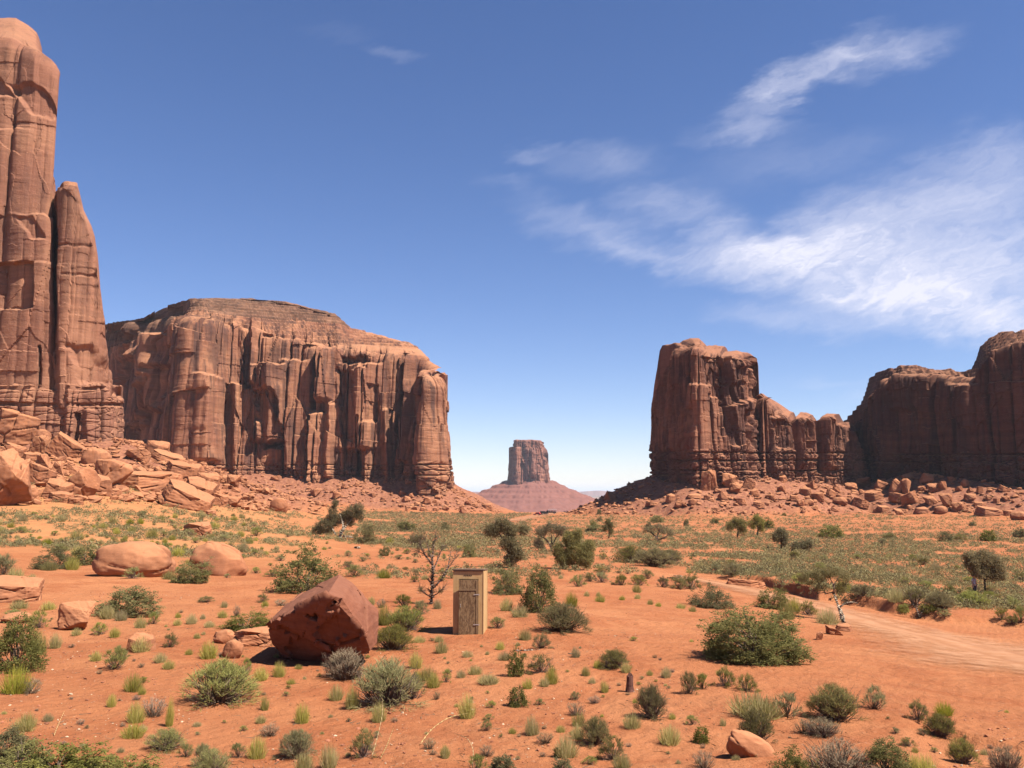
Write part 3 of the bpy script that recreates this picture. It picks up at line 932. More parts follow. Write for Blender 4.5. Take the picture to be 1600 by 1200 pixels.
spire_pts = [(86, 322, 645, 306), (89, 306, 645, 300), (96, 294, 645, 292), (105, 289, 645, 290), (118, 288, 645, 290), (127, 288.5, 645, 330), (140, 289, 645, 362), (150, 290.5, 645, 390), (158, 293.5, 645, 450), (166, 299, 645, 520), (170, 306, 645, 570), (172, 324, 645, 585)]
spire_crest = [(84, 304), (88, 298), (96, 290), (103, 287), (118, 288), (123, 305), (130, 330), (143, 355), (149, 372), (153, 400), (158, 450), (163, 500), (167, 545), (172, 590)]
me = cliff_mesh('rock_spire', spire_pts, spire_crest, 328, [(90, 100, 150, 2.5, 280, 640)], M['tower_rock'], ds=0.25, dz=0.27, seed=37, batter=0.0, amp=.42, blocks=(11, 16, .45, 4, 9, .2), cracks=14, round_top=2.5, roof_rows=14, anchor='rim',
                recess=[(98, 150, 383, 387, .5, .15, 2), (104, 160, 430, 433, .6, -.1, 2), (110, 150, 540, 600, 1.6, -.3, 5)])
thing_mesh('rock_spire', me, 'slender pointed rock spire leaning beside the tall left tower', 'rock spire')

# --- blocky butte on the right, dark on its left side
but_pts = [(1018, 512, 744, 640), (1021, 490, 746, 612), (1028, 478, 748, 575), (1038, 468, 750, 545), (1052, 455, 753, 543), (1070, 442, 757, 540), (1086, 431, 761, 545), (1100, 431, 759, 548), (1125, 437, 754, 556),
           (1150, 441, 751, 556), (1168, 443, 750, 556), (1182, 450, 749, 560), (1187, 464, 748, 572), (1188, 510, 746, 580)]
but_crest = [(1018, 640), (1024, 600), (1033, 548), (1037, 540), (1050, 538), (1060, 540), (1066, 535), (1078, 532), (1095, 533), (1106, 541), (1110, 545), (1124, 541), (1138, 543), (1142, 552), (1158, 550), (1176, 553), (1186, 560), (1188, 572)]
but_rec = [(1108, 1136, 556, 632, 4.5, -.35, 2), (1132, 1142, 548, 600, 3.5, -.1, 2), (1140, 1160, 560, 628, 3.0, -.25, 2), (1160, 1184, 572, 625, 3.5, -.1, 3), (1128, 1142, 630, 696, 3.0, -.25, 2), (1168, 1184, 640, 735, 5, 0, 2), (1046, 1050, 548, 700, 3, 0, 1),
           (1068, 1073, 545, 690, 2.5, 0, 1), (1098, 1110, 556, 620, 2, -.3, 2)]
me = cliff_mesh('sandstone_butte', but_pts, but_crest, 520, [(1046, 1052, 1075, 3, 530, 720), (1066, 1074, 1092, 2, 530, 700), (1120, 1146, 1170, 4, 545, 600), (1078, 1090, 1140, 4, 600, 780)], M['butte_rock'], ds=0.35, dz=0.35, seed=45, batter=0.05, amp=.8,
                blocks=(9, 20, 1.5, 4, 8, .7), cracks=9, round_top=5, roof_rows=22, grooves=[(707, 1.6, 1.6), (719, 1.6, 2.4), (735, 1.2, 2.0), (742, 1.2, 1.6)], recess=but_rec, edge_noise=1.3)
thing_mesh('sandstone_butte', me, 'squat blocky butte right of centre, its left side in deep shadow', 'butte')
fin_pts = [(1178, 500, 746, 630), (1180, 470, 747, 626), (1184, 456, 748, 621), (1200, 455, 748, 622), (1222, 459, 748, 640), (1238, 464, 749, 648), (1246, 470, 750, 668), (1252, 468, 751, 652), (1262, 468, 752, 648), (1275, 470, 752, 652), (1282, 478, 753, 676),
           (1286, 476, 753, 656), (1296, 475, 754, 650), (1312, 478, 755, 650), (1320, 486, 756, 668), (1324, 487, 756, 662), (1336, 490, 757, 664), (1348, 498, 757, 680), (1354, 540, 750, 690)]
fin_crest = [(1178, 624), (1186, 616), (1192, 617), (1204, 622), (1222, 632), (1236, 642), (1243, 645), (1248, 660), (1254, 645), (1264, 645), (1274, 649), (1281, 664), (1288, 650), (1296, 646), (1314, 647), (1321, 662), (1330, 660), (1350, 676)]
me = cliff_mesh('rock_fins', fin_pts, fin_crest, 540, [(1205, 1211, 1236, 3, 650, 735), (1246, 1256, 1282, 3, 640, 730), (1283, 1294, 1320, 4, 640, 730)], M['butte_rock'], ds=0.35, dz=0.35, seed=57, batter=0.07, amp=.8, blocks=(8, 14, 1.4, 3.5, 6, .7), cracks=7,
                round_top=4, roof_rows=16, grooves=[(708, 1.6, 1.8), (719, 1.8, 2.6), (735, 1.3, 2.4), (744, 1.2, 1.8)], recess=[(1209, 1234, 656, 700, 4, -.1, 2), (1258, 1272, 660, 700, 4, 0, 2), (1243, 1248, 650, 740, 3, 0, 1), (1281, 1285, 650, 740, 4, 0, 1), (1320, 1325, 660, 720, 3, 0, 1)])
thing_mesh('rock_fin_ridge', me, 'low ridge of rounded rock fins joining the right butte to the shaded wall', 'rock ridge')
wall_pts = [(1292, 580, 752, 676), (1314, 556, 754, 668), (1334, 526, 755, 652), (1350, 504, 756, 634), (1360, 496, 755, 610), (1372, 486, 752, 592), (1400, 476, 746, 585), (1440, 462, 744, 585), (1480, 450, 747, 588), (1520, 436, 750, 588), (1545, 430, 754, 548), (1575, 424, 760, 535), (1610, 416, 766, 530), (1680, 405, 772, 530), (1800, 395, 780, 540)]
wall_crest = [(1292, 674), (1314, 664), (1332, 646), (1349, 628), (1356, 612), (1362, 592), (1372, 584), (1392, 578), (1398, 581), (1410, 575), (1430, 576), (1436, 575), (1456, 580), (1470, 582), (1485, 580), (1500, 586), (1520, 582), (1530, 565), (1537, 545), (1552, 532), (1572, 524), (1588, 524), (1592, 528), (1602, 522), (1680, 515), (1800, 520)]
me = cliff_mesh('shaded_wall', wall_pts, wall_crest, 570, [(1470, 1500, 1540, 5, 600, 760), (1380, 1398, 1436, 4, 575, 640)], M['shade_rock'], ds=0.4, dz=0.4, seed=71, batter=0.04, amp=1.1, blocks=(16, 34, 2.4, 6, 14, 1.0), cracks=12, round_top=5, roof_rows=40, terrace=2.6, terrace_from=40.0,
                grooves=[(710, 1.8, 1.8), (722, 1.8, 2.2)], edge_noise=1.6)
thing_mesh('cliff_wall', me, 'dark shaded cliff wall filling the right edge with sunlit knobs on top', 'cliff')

# --- distant butte on its cone of talus
def mitten():
    o = empty('distant_butte', (at(825, 800, 2500)[0], 2500, -60))
    tag(o, 'lone distant butte on a cone of purple red talus at the centre', 'butte')
    pi = Matrix.Translation(-Vector(o.location))
    pts = [(795, 2560, 756, 705), (796, 2510, 755, 700), (800, 2480, 755, 699), (808, 2470, 755, 698), (820, 2468, 753, 698), (832, 2470, 752, 698), (845, 2475, 757, 698), (852, 2482, 758, 702), (856, 2510, 757, 712), (857, 2560, 757, 718)]
    me = cliff_mesh('cliff', pts, [(791, 705), (796, 699), (804, 697), (850, 697), (855, 703), (860, 722)], 2580, [(800, 808, 822, 12, 690, 760), (819, 831, 846, 18, 700, 745), (838, 843, 852, 9, 715, 765), (848, 853, 862, 8, 718, 765)], M['mitten_rock'], ds=1.2, dz=1.2, seed=83,
                    batter=0.13, amp=2.4, blocks=(22, 80, 5, 10, 40, 2.5), cracks=15, round_top=8, roof_rows=14, bury=25)
    c_ = obj('cliff', me, o); c_.matrix_parent_inverse = pi
    cap = [(803, 2540, 699, 690), (804, 2500, 699, 688), (808, 2486, 699, 687), (825, 2484, 699, 688), (840, 2486, 699, 688), (846, 2495, 699, 689), (848, 2540, 699, 690)]
    me = cliff_mesh('cap_rock', cap, [(803, 690), (806, 687), (812, 688), (830, 687), (845, 688), (848, 691)], 2550, [], M['mitten_rock'], ds=1.2, dz=1.0, seed=88, batter=0.0, amp=2, blocks=(14, 8, 2.5, 7, 5, 1.5), cracks=14, round_top=4, roof_rows=8, bury=6)
    c_ = obj('cap_rock', me, o); c_.matrix_parent_inverse = pi
    cx, cy = at(826, 756, 2520)[0], 2520.0
    n, m = 420, 150
    th = np.linspace(0, 2 * np.pi, n)
    r = np.geomspace(22, 420, m)
    T, R = np.meshgrid(th, r, indexing='ij')
    X, Y = cx + R * np.cos(T) * 1.25, cy + R * np.sin(T)
    ztop = 33.0
    d = np.maximum(R - 52 - 7 * fbm2(np.cos(T) * 2, np.sin(T) * 2, 3, 5), 0)
    Z = ztop - 0.62 * d + 0.00092 * d ** 2
    Z = np.where(d > 300, Z, Z)
    rad = fbm2(np.cos(T) * 9, np.sin(T) * 9 + R / 300, 4, 8)
    Z = Z + 3.6 * rad * np.clip(d / 40, 0, 1) * np.clip((320 - d) / 200, 0, 1) + 4.0 * fbm2(X / 16, Y / 16, 4, 9)
    stp = 13.0
    fr = Z / stp + .25 * fbm2(X / 60, Y / 60, 3, 3)
    Zs = (np.floor(fr) + sstep(.0, .42, fr - np.floor(fr)) * .62 + .38 * (fr - np.floor(fr))) * stp
    Z = 0.3 * Z + 0.7 * Zs
    Z = np.maximum(Z, -75)
    me = mesh_np('talus_slope', np.stack([X.ravel(), Y.ravel(), Z.ravel()], 1), [grid_faces(n, m)[:, ::-1]], M['mitten_talus'], True)
    if me.polygons[m * 100 + 60].normal.z < 0: me.flip_normals()
    c_ = obj('talus_slope', me, o); c_.matrix_parent_inverse = pi


M['mitten_talus'] = rock_mat('purple_red_talus', 4.0, base=(0.26, 0.108, 0.082), fresh=(0.30, 0.128, 0.095), dark=(0.16, 0.068, 0.06), varnish=0.25, bands=0.5, dust=(0.27, 0.112, 0.084))
mitten()
# --- pinkish far spire that shows past the mesa's end, and the long plateaus of the horizon
sp = [(688, 3400, 775, 728), (690, 3380, 775, 724), (697, 3370, 775, 731), (703, 3370, 775, 732), (705, 3378, 775, 750), (708, 3400, 775, 764)]
me = cliff_mesh('distant_spire', sp, [(688, 728), (700, 731), (703, 731), (705, 750), (708, 765)], 3450, [], M['mitten_rock'], ds=1.6, dz=1.6, seed=93, batter=0.02, amp=2, blocks=(20, 60, 3, 9, 30, 2), cracks=15, round_top=6, roof_rows=8, bury=60)
thing_mesh('distant_spire', me, 'hazy pink rock spire peeping out behind the right end of the broad mesa', 'rock spire')


def plateau(name, rows, Y, depth, label):
    px = np.linspace(rows[0][0], rows[-1][0], 300)
    r = np.interp(px, [a for a, b in rows], [b for a, b in rows]) + 0.5 * fbm2(px / 18, px * 0, 4, int(Y) % 97)
    x, y, z = at(px, r, Y)
    step = 40 * fbm2(px / 9, px * 0 + 4, 4, 5)
    V = []
    for (f_, b_) in [(-.2, -900), (.25, -420), (.45, -250), (.95, -60), (1, 0), (1, depth * .6), (-.2, depth)]:
        zz = -62 + (z + 62) * f_
        yy = Y + b_ + 0 * z + (step if b_ < 0 else 0) * 2
        V.append(np.stack([x * yy / Y, yy, zz], 1))
    V = np.stack(V, 1)
    me = mesh_np(name, V.reshape(-1, 3), [grid_faces(300, 7)], M['plateau'], False)
    o = obj(name, me)
    tag(o, label, 'plateau', kind='structure')


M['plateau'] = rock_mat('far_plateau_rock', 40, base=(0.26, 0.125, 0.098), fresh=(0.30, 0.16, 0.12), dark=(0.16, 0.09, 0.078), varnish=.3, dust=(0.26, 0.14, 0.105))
plateau('far_plateau', [(560, 767), (640, 768), (700, 769), (740, 768.5), (790, 769), (860, 770)], 9000, 3000, 'low pinkish plateau on the horizon left of the lone butte')
plateau('blue_plateau', [(820, 768), (870, 767.5), (905, 768), (930, 766.5), (960, 767.5), (1000, 766), (1100, 767)], 14000, 4000, 'long pale blue mesa line on the horizon right of the lone butte')

# ------------------------------------------------------------------ boulders
NAT = []          # natural things that get their label from where they stand: (object, noun, px, py, w)


def hull_mesh(name, pts, mat, cuts=4, disp=0.03, seed=0, size=None, smooth_it=1):
    bm = bmesh.new()
    for p in pts:
        bm.verts.new(p)
    r = bmesh.ops.convex_hull(bm, input=bm.verts)
    bmesh.ops.delete(bm, geom=[v for v in bm.verts if not v.link_faces], context='VERTS')
    bmesh.ops.triangulate(bm, faces=bm.faces)
    for k in range(cuts):
        bmesh.ops.subdivide_edges(bm, edges=bm.edges[:], cuts=1, use_grid_fill=True)
        if smooth_it and (k == 1 or k == cuts - 1):
            for _ in range(smooth_it):
                bmesh.ops.smooth_vert(bm, verts=bm.verts, factor=0.35 if smooth_it > 1 else 0.09, use_axis_x=True, use_axis_y=True, use_axis_z=True)
    bm.normal_update()
    co = np.array([v.co for v in bm.verts]); no = np.array([v.normal for v in bm.verts])
    L = size or float(np.ptp(co, axis=0).max())
    q = co / L
    f1, f2, hid = worley2(q[:, 0] * 4 + q[:, 1] * 2.2, q[:, 2] * 5 - q[:, 1] * 2.5, seed + 4)
    f1c, f2c, _ = worley2(q[:, 0] * 1.7 + q[:, 1] * 1.1 + 3, q[:, 2] * 2.1 - q[:, 1] * 1.0, seed + 14)
    crk = np.exp(-((f2c - f1c) / .05) ** 2) * (fbm3(q[:, 0] * 2, q[:, 1] * 2, q[:, 2] * 2, 2, seed + 3) > -.05)
    d = disp * L * (-1.1 * crk + 1.0 * fbm3(q[:, 0] * 3, q[:, 1] * 3, q[:, 2] * 4, 4, seed) + 0.45 * (hid - .5) + 0.25 * fbm3(q[:, 0] * 14, q[:, 1] * 14, q[:, 2] * 20, 3, seed + 9))
    co = co + no * d[:, None]
    for v, c in zip(bm.verts, co):
        v.co = c
    for f in bm.faces:
        f.smooth = True
    me = bpy.data.meshes.new(name)
    bm.to_mesh(me); bm.free()
    me.materials.append(mat)
    return me


def boulder_proto(kind, seed):
    r = np.random.default_rng(seed)
    if kind == 'angular':
        p = r.normal(size=(13, 3)); p /= np.linalg.norm(p, axis=1)[:, None]
        p = np.sign(p) * np.abs(p) ** 0.6 * r.uniform(0.7, 1.1, (13, 1))
        disp, cuts, sm = 0.05, 5, 1
    elif kind == 'slab':
        a = np.linspace(0, 2 * np.pi, 8)[:-1] + r.uniform(-.3, .3, 7)
        b = np.stack([np.cos(a), np.sin(a) * .85, a * 0 - .8], 1) * r.uniform(.75, 1.05, (7, 1))
        tp = b.copy() * r.uniform(.72, .96, (7, 1)); tp[:, 2] = r.uniform(.35, 1.0, 7)
        p = np.concatenate([b, tp]); disp, cuts, sm = 0.045, 5, 1
    else:
        p = r.normal(size=(40, 3)); p /= np.linalg.norm(p, axis=1)[:, None]
        p[:, 2] = np.clip(p[:, 2], -.75, 1); disp, cuts, sm = 0.035, 3, 3
    me = hull_mesh('boulder', p, M['boulder'], cuts, disp, seed * 7 + 1, None, sm)
    co = np.empty(len(me.vertices) * 3, np.float32); me.vertices.foreach_get('co', co); co = co.reshape(-1, 3)
    lo, hi = co.min(0), co.max(0)
    co = (co - (lo + hi) / 2) / (hi - lo); co[:, 2] += .5
    me.vertices.foreach_set('co', co.ravel()); me.update()
    return me


BP = {k: [boulder_proto(k, 100 * i + s) for s in range(n)] for i, (k, n) in enumerate((('angular', 9), ('slab', 6), ('round', 5)))}
brng = np.random.default_rng(5)
nb = 0


def boulder(px, py, w, h, kind='angular', tilt=0.0, rz=None, depth=0.85, embed=0.18, label=None, var=None, lo=6.0, nat=True, xyz=None):
    global nb
    if xyz is None:
        x, y, z = spot(px, py, lo)
    else:
        x, y, z = xyz
    D = y
    Wd, H = w / FPX * D * 1.02, h / FPX * D
    me = BP[kind][(var if var is not None else int(brng.integers(0, 99))) % len(BP[kind])]
    o = obj('boulder', me)
    k = (D + 0.4 * Wd * depth) / D
    H2 = H / (1 - embed)
    o.location = (x * k, y * k, min(gz(x * k, y * k), z + .25 * H) - embed * H2)
    o.scale = (Wd, Wd * depth, H2)
    o.rotation_mode = 'ZYX'
    o.rotation_euler = (float(brng.normal(0, .06)), math.radians(tilt), float(brng.uniform(-.5, .5)) if rz is None else math.radians(rz))
    o['category'] = 'boulder'
    if label:
        o['label'] = label
        o['group'] = 'boulders and rocks on the sand'
    elif nat:
        NAT.append((o, 'boulder', px, py, w))
    nb += 1
    return o


# pile of slabs under the tower (px, foot row, width, height, shape, tilt)
for (a_, b_, w_, h_, k_, t_) in [
    (-4, 792, 88, 92, 'angular', 8), (18, 700, 84, 52, 'slab', 8), (66, 692, 38, 22, 'round', 0), (97, 717, 60, 30, 'slab', 32), (61, 711, 28, 27, 'angular', 0), (104, 774, 50, 52, 'slab', 48),
    (148, 729, 46, 28, 'round', 8), (166, 762, 60, 44, 'angular', 16), (150, 774, 50, 32, 'slab', 5), (57, 757, 46, 30, 'slab', 14), (14, 719, 36, 26, 'slab', 18), (84, 779, 42, 30, 'slab', 14),
    (42, 788, 44, 28, 'slab', -6), (95, 785, 42, 16, 'slab', 6), (69, 735, 34, 26, 'angular', 8), (50, 720, 28, 14, 'slab', 0), (243, 714, 40, 25, 'slab', 14), (260, 726, 54, 17, 'slab', 16), (213, 725, 34, 19, 'angular', 0),
    (236, 769, 98, 34, 'slab', -4), (284, 752, 54, 28, 'slab', 8), (284, 795, 82, 36, 'slab', 24), (306, 780, 50, 32, 'slab', 18), (306, 745, 28, 19, 'round', 0), (322, 765, 40, 22, 'slab', 14), (362, 764, 27, 19, 'angular', 0),
    (436, 800, 30, 22, 'round', 0), (120, 742, 30, 18, 'angular', 0), (32, 742, 26, 18, 'angular', 10), (128, 757, 34, 22, 'angular', 20), (86, 746, 30, 24, 'angular', 30), (30, 765, 30, 18, 'angular', 10), (190, 742, 26, 16, 'angular', 0),
    (200, 758, 22, 13, 'angular', 0), (340, 790, 34, 18, 'slab', 10), (362, 792, 26, 16, 'angular', 0), (390, 786, 22, 13, 'angular', 0), (176, 776, 26, 13, 'slab', 0), (330, 806, 18, 9, 'slab', 0), (270, 734, 24, 12, 'angular', 0), (118, 788, 26, 10, 'slab', 0),
    (5, 765, 30, 26, 'angular', 0), (10, 740, 34, 22, 'slab', 12), (220, 742, 24, 12, 'angular', 0), (12, 680, 44, 22, 'slab', 6)]:
    boulder(a_, b_, w_, h_, k_, t_, lo=60, depth=0.8)
# boulders on the sand
HEROES = [
    boulder(207, 901, 124, 54, 'round', 3, rz=5, depth=.7, label='left and larger of the two smooth rounded boulders on the sand', var=1, lo=30),
    boulder(330, 899, 92, 46, 'round', 22, rz=0, depth=.7, label='sloping boulder with a broken left end beside the larger rounded boulder', var=3, lo=30),
    boulder(340, 884, 70, 34, 'round', 24, rz=0, depth=.5, label='flattish boulder tucked behind the sloping boulder left of centre', var=2, lo=30),
    boulder(20, 942, 84, 36, 'slab', 4, label='flat overhanging boulder cut by the left edge', var=2, lo=20),
    boulder(10, 920, 70, 16, 'slab', 4, label='thin slab behind the flat boulder at the left edge', var=3, lo=20),
    boulder(113, 985, 58, 42, 'angular', 3, rz=8, depth=.8, label='squarish dark red block with a crack near its foot at left', var=4, lo=20),
    boulder(26, 975, 44, 15, 'round', 0, label='low rounded rock half buried beside the dark bush at left', lo=15),
    boulder(222, 1018, 46, 26, 'slab', 0, embed=.45, label='flat sandy rock half buried behind a green tuft at left', lo=15),
    boulder(399, 1010, 68, 24, 'slab', 3, rz=0, depth=.9, label='flat slab propped against the left side of the tilted block', var=5, lo=15, embed=.05),
    boulder(351, 1006, 32, 20, 'round', 0, label='upper small rounded rock left of the propped slab', lo=15),
    boulder(361, 1029, 32, 27, 'round', 14, label='lower small rounded rock left of the propped slab', lo=15),
    boulder(342, 997, 14, 10, 'angular', 0, label='smallest rock behind the rounded rocks near the propped slab', lo=15),
    boulder(1163, 1184, 88, 34, 'round', 30, rz=8, depth=.5, label='smooth pale orange slab poking from the sand at bottom right', var=2, lo=10, embed=.30),
    boulder(1301, 992, 24, 12, 'angular', 10, label='dark shaded rock in front of the leaning pale tree', lo=15),
    boulder(1318, 986, 26, 10, 'slab', 0, label='reddish flat rock right beside the leaning pale tree', lo=15),
    boulder(1279, 1000, 14, 12, 'angular', 0, label='pale rock at the right end of the widest dark bush', lo=15),
    boulder(310, 838, 48, 21, 'slab', 4, label='low red rock alone among tufts on the left slope', lo=40),
    boulder(958, 784, 22, 19, 'angular', -20, label='upright boulder on the crest left of the shaded talus', lo=150),
    boulder(1166, 917, 66, 11, 'slab', 2, rz=3, embed=.5, label='rough dark red rock outcrop at the bend of the track', var=1, lo=20, depth=.5),
    boulder(1085, 779, 26, 6, 'slab', 0, label='flat red slab low on the slope left of the right butte', lo=150),
]
# talus of the right butte and of the shaded wall
for (a_, b_, w_, h_, k_, t_) in [
    (1109, 770, 27, 31, 'angular', -6), (1136, 764, 28, 20, 'angular', 20), (1131, 783, 19, 14, 'angular', 0), (1147, 772, 20, 15, 'angular', 12), (1168, 764, 20, 14, 'slab', 25), (1158, 790, 16, 9, 'slab', 0), (1185, 795, 20, 10, 'slab', 0), (1082, 790, 14, 9, 'round', 0),
    (1048, 785, 18, 12, 'slab', 0), (1020, 792, 20, 6, 'slab', 0), (1400, 775, 23, 24, 'angular', 10), (1416, 772, 16, 22, 'angular', 0), (1446, 757, 19, 16, 'angular', 12), (1473, 769, 15, 14, 'angular', 0), (1401, 789, 24, 15, 'angular', 20), (1426, 794, 28, 21, 'angular', -8),
    (1481, 794, 22, 20, 'angular', 0), (1544, 807, 40, 14, 'slab', 6), (1343, 795, 26, 13, 'slab', 14), (1313, 791, 22, 12, 'round', 0), (1264, 791, 16, 9, 'round', 0), (1593, 813, 26, 14, 'round', 0), (1280, 785, 20, 14, 'angular', 0), (1296, 778, 18, 12, 'slab', 18), (1260, 776, 18, 14, 'angular', 0),
    (1270, 764, 20, 13, 'angular', 0), (1366, 783, 30, 14, 'slab', -6), (1378, 768, 22, 15, 'angular', 0), (1352, 762, 30, 16, 'angular', 6), (1330, 766, 18, 10, 'angular', 0), (1455, 790, 20, 14, 'angular', 0), (1440, 803, 24, 10, 'slab', 0), (1470, 804, 20, 12, 'round', 0), (1500, 800, 22, 13, 'angular', 0),
    (1515, 786, 18, 12, 'angular', 0), (1508, 762, 14, 12, 'round', 0), (1380, 800, 20, 8, 'slab', 0), (1410, 803, 18, 7, 'slab', 0), (1530, 795, 20, 9, 'slab', 0), (1575, 806, 16, 9, 'slab', 0), (1240, 784, 16, 9, 'slab', 0), (1222, 770, 14, 9, 'angular', 0), (1205, 782, 14, 8, 'angular', 0)]:
    boulder(a_, b_, w_, h_, k_, t_, lo=200, depth=0.9)
# scattered talus blocks, each on its own
trng = np.random.default_rng(77)
ZONES = [(330, 760, 748, 802, 62), (1050, 1580, 748, 806, 66), (640, 780, 770, 804, 14)]
for (x0, x1, y0, y1, cnt) in ZONES:
    k = 0
    while k < cnt:
        a_, b_ = trng.uniform(x0, x1), y0 + (y1 - y0) * trng.uniform(0, 1) ** 0.8
        if x0 == 330 and b_ > 800 - max(0, (450 - a_)) * .1: continue
        if a_ > 700 and a_ < 790 and b_ < 772 + (a_ - 700) * .4: continue
        s_ = 4 + 11 * trng.uniform() ** 2.8 + (4 if a_ > 1340 else 0)
        boulder(a_, b_, s_ * 1.25, s_ * trng.uniform(.55, .95), ['angular', 'angular', 'slab'][int(trng.integers(0, 3))], trng.uniform(-18, 18), lo=150)
        k += 1


def low_rocks(name, X, Y, size, mat, label, cat, seed, flat=.7, sink=.3):
    """countless small stones as one mass"""
    r = np.random.default_rng(seed)
    ph = (1 + 5 ** .5) / 2
    ico = np.array([(-1, ph, 0), (1, ph, 0), (-1, -ph, 0), (1, -ph, 0), (0, -1, ph), (0, 1, ph), (0, -1, -ph), (0, 1, -ph), (ph, 0, -1), (ph, 0, 1), (-ph, 0, -1), (-ph, 0, 1)]) / 1.9
    fc = np.array([(0, 11, 5), (0, 5, 1), (0, 1, 7), (0, 7, 10), (0, 10, 11), (1, 5, 9), (5, 11, 4), (11, 10, 2), (10, 7, 6), (7, 1, 8), (3, 9, 4), (3, 4, 2), (3, 2, 6), (3, 6, 8), (3, 8, 9), (4, 9, 5), (2, 4, 11), (6, 2, 10), (8, 6, 7), (9, 8, 1)])
    n = len(X)
    V = ico[None] * r.uniform(.55, 1.15, (n, 12, 1)) * (size * .5)[:, None, None] * np.stack([r.uniform(.8, 1.5, n), r.uniform(.8, 1.3, n), flat * r.uniform(.5, 1.1, n)], 1)[:, None]
    a = r.uniform(0, 6.28, n)
    c, s = np.cos(a)[:, None], np.sin(a)[:, None]
    til = r.normal(0, .35, n)[:, None]
    vx, vz = V[..., 0] * np.cos(til) - V[..., 2] * np.sin(til), V[..., 0] * np.sin(til) + V[..., 2] * np.cos(til)
    x, y = vx * c - V[..., 1] * s, vx * s + V[..., 1] * c
    Z = ground(X, Y)
    P = np.stack([x + X[:, None], y + Y[:, None], vz + (Z + size * flat * (.5 - sink))[:, None]], -1)
    F = (fc[None] + 12 * np.arange(n)[:, None, None]).reshape(-1, 3)
    me = mesh_np(name, P.reshape(-1, 3), [F], mat, False)
    o = obj(name, me)
    return tag(o, label, cat, None, 'stuff')


# rubble of the talus slopes
X = []; Y = []; Sz = []
r_ = np.random.default_rng(11)
cand = 90000
px_ = r_.uniform(-60, 1700, cand); d_ = r_.uniform(240, 640, cand)
xx = d_ * (px_ - 800) / FPX
tal = np.full(cand, -99.)
for k_ in FW:
    dd_, zb_ = dseg(xx, d_, FW[k_])
    tal = np.maximum(tal, zb_ - TSLOPE[k_] * dd_ - h0(xx, d_))
front = (ground(xx, d_) > -12)
keep = (tal > -1.0) & (tal < 23) & (r_.uniform(0, 1, cand) < .95 * (0.25 + 0.75 * sstep(-.3, .3, fbm2(xx / 25, d_ / 25, 3, 71))))
low_rocks('rock_rubble', xx[keep], d_[keep], .5 + 2.6 * r_.uniform(0, 1, keep.sum()) ** 3.4, M['boulder'], 'loose red rubble strewn over the talus slopes below the cliffs', 'rubble', 3)
n = 5000
px_ = r_.uniform(-40, 430, n); rw = r_.uniform(0, 1, n)
d_ = 110 + 170 * r_.uniform(0, 1, n)
xx = d_ * (px_ - 800) / FPX
qx_, qy_ = proj(xx, d_, ground(xx, d_))
keep = (qy_ > 690) & (qy_ < np.interp(qx_, [0, 150, 300, 430], [790, 786, 792, 800])) & (r_.uniform(0, 1, n) < .75)
low_rocks('rock_rubble', xx[keep], d_[keep], .35 + 2.6 * r_.uniform(0, 1, keep.sum()) ** 4, M['boulder'], 'broken stone fragments between the fallen slabs below the spire', 'rubble', 8)
# pale and red stones on the near sand
n = 15000
px_ = r_.uniform(-80, 1700, n); d_ = 13 + 34 * r_.uniform(0, 1, n) ** 1.5
xx = d_ * (px_ - 800) / FPX
w_ = fbm2(xx / 2.5, d_ / 2.5, 3, 72) + .5 * fbm2(xx / .5, d_ / .5, 2, 73)
near_left = np.exp(-((px_ - 110) / 140) ** 2 - ((d_ - 23) / 7) ** 2)
keep = (w_ + 1.2 * near_left > .22) & ((px_ < 1050) | (d_ < 21))
red = r_.uniform(0, 1, n) < .62
sz = .016 + .06 * r_.uniform(0, 1, n) ** 5
M['pale_stone'] = plain_mat('pale_cream_stone', (0.40, 0.28, 0.18), 0.9, nscale=3, var=.3)
M['red_stone'] = plain_mat('small_red_stone', (0.24, 0.09, 0.046), 0.9, nscale=2, var=.35)
k2 = keep & red
low_rocks('red_pebbles', xx[k2], d_[k2], sz[k2] * 1.3, M['red_stone'], 'scattered small red pebbles over the near sand', 'pebbles', 4)
k2 = keep & ~red
low_rocks('pale_pebbles', xx[k2], d_[k2], sz[k2], M['pale_stone'], 'scattered cream coloured stone chips over the near sand', 'pebbles', 5)

# dry twigs and leaf litter lying about
n = 5000
px_ = r_.uniform(-80, 1700, n); d_ = 13 + 30 * r_.uniform(0, 1, n) ** 1.4
xx = d_ * (px_ - 800) / FPX
k2 = (fbm2(xx / 1.8, d_ / 1.8, 3, 76) > -.05) & ((px_ < 1000) | (d_ < 22))
bs = np.stack([xx[k2], d_[k2], ground(xx[k2], d_[k2]) + .012], 1)
an = r_.uniform(0, 6.283, len(bs)); ln = .04 + .22 * r_.uniform(0, 1, len(bs)) ** 3


def litter():
    tp = bs + np.stack([ln * np.cos(an), ln * np.sin(an), r_.uniform(-.005, .03, len(bs))], 1)
    V, F, A = ribbons(r_, bs, tp, .008 + .012 * r_.uniform(0, 1, len(bs)), .15)
    tag(obj('twig_litter', mesh_np('twig_litter', V, [F], M['stem'], False, {'rnd': A})), 'dry twigs and leaf litter scattered over the near sand', 'litter', None, 'stuff')


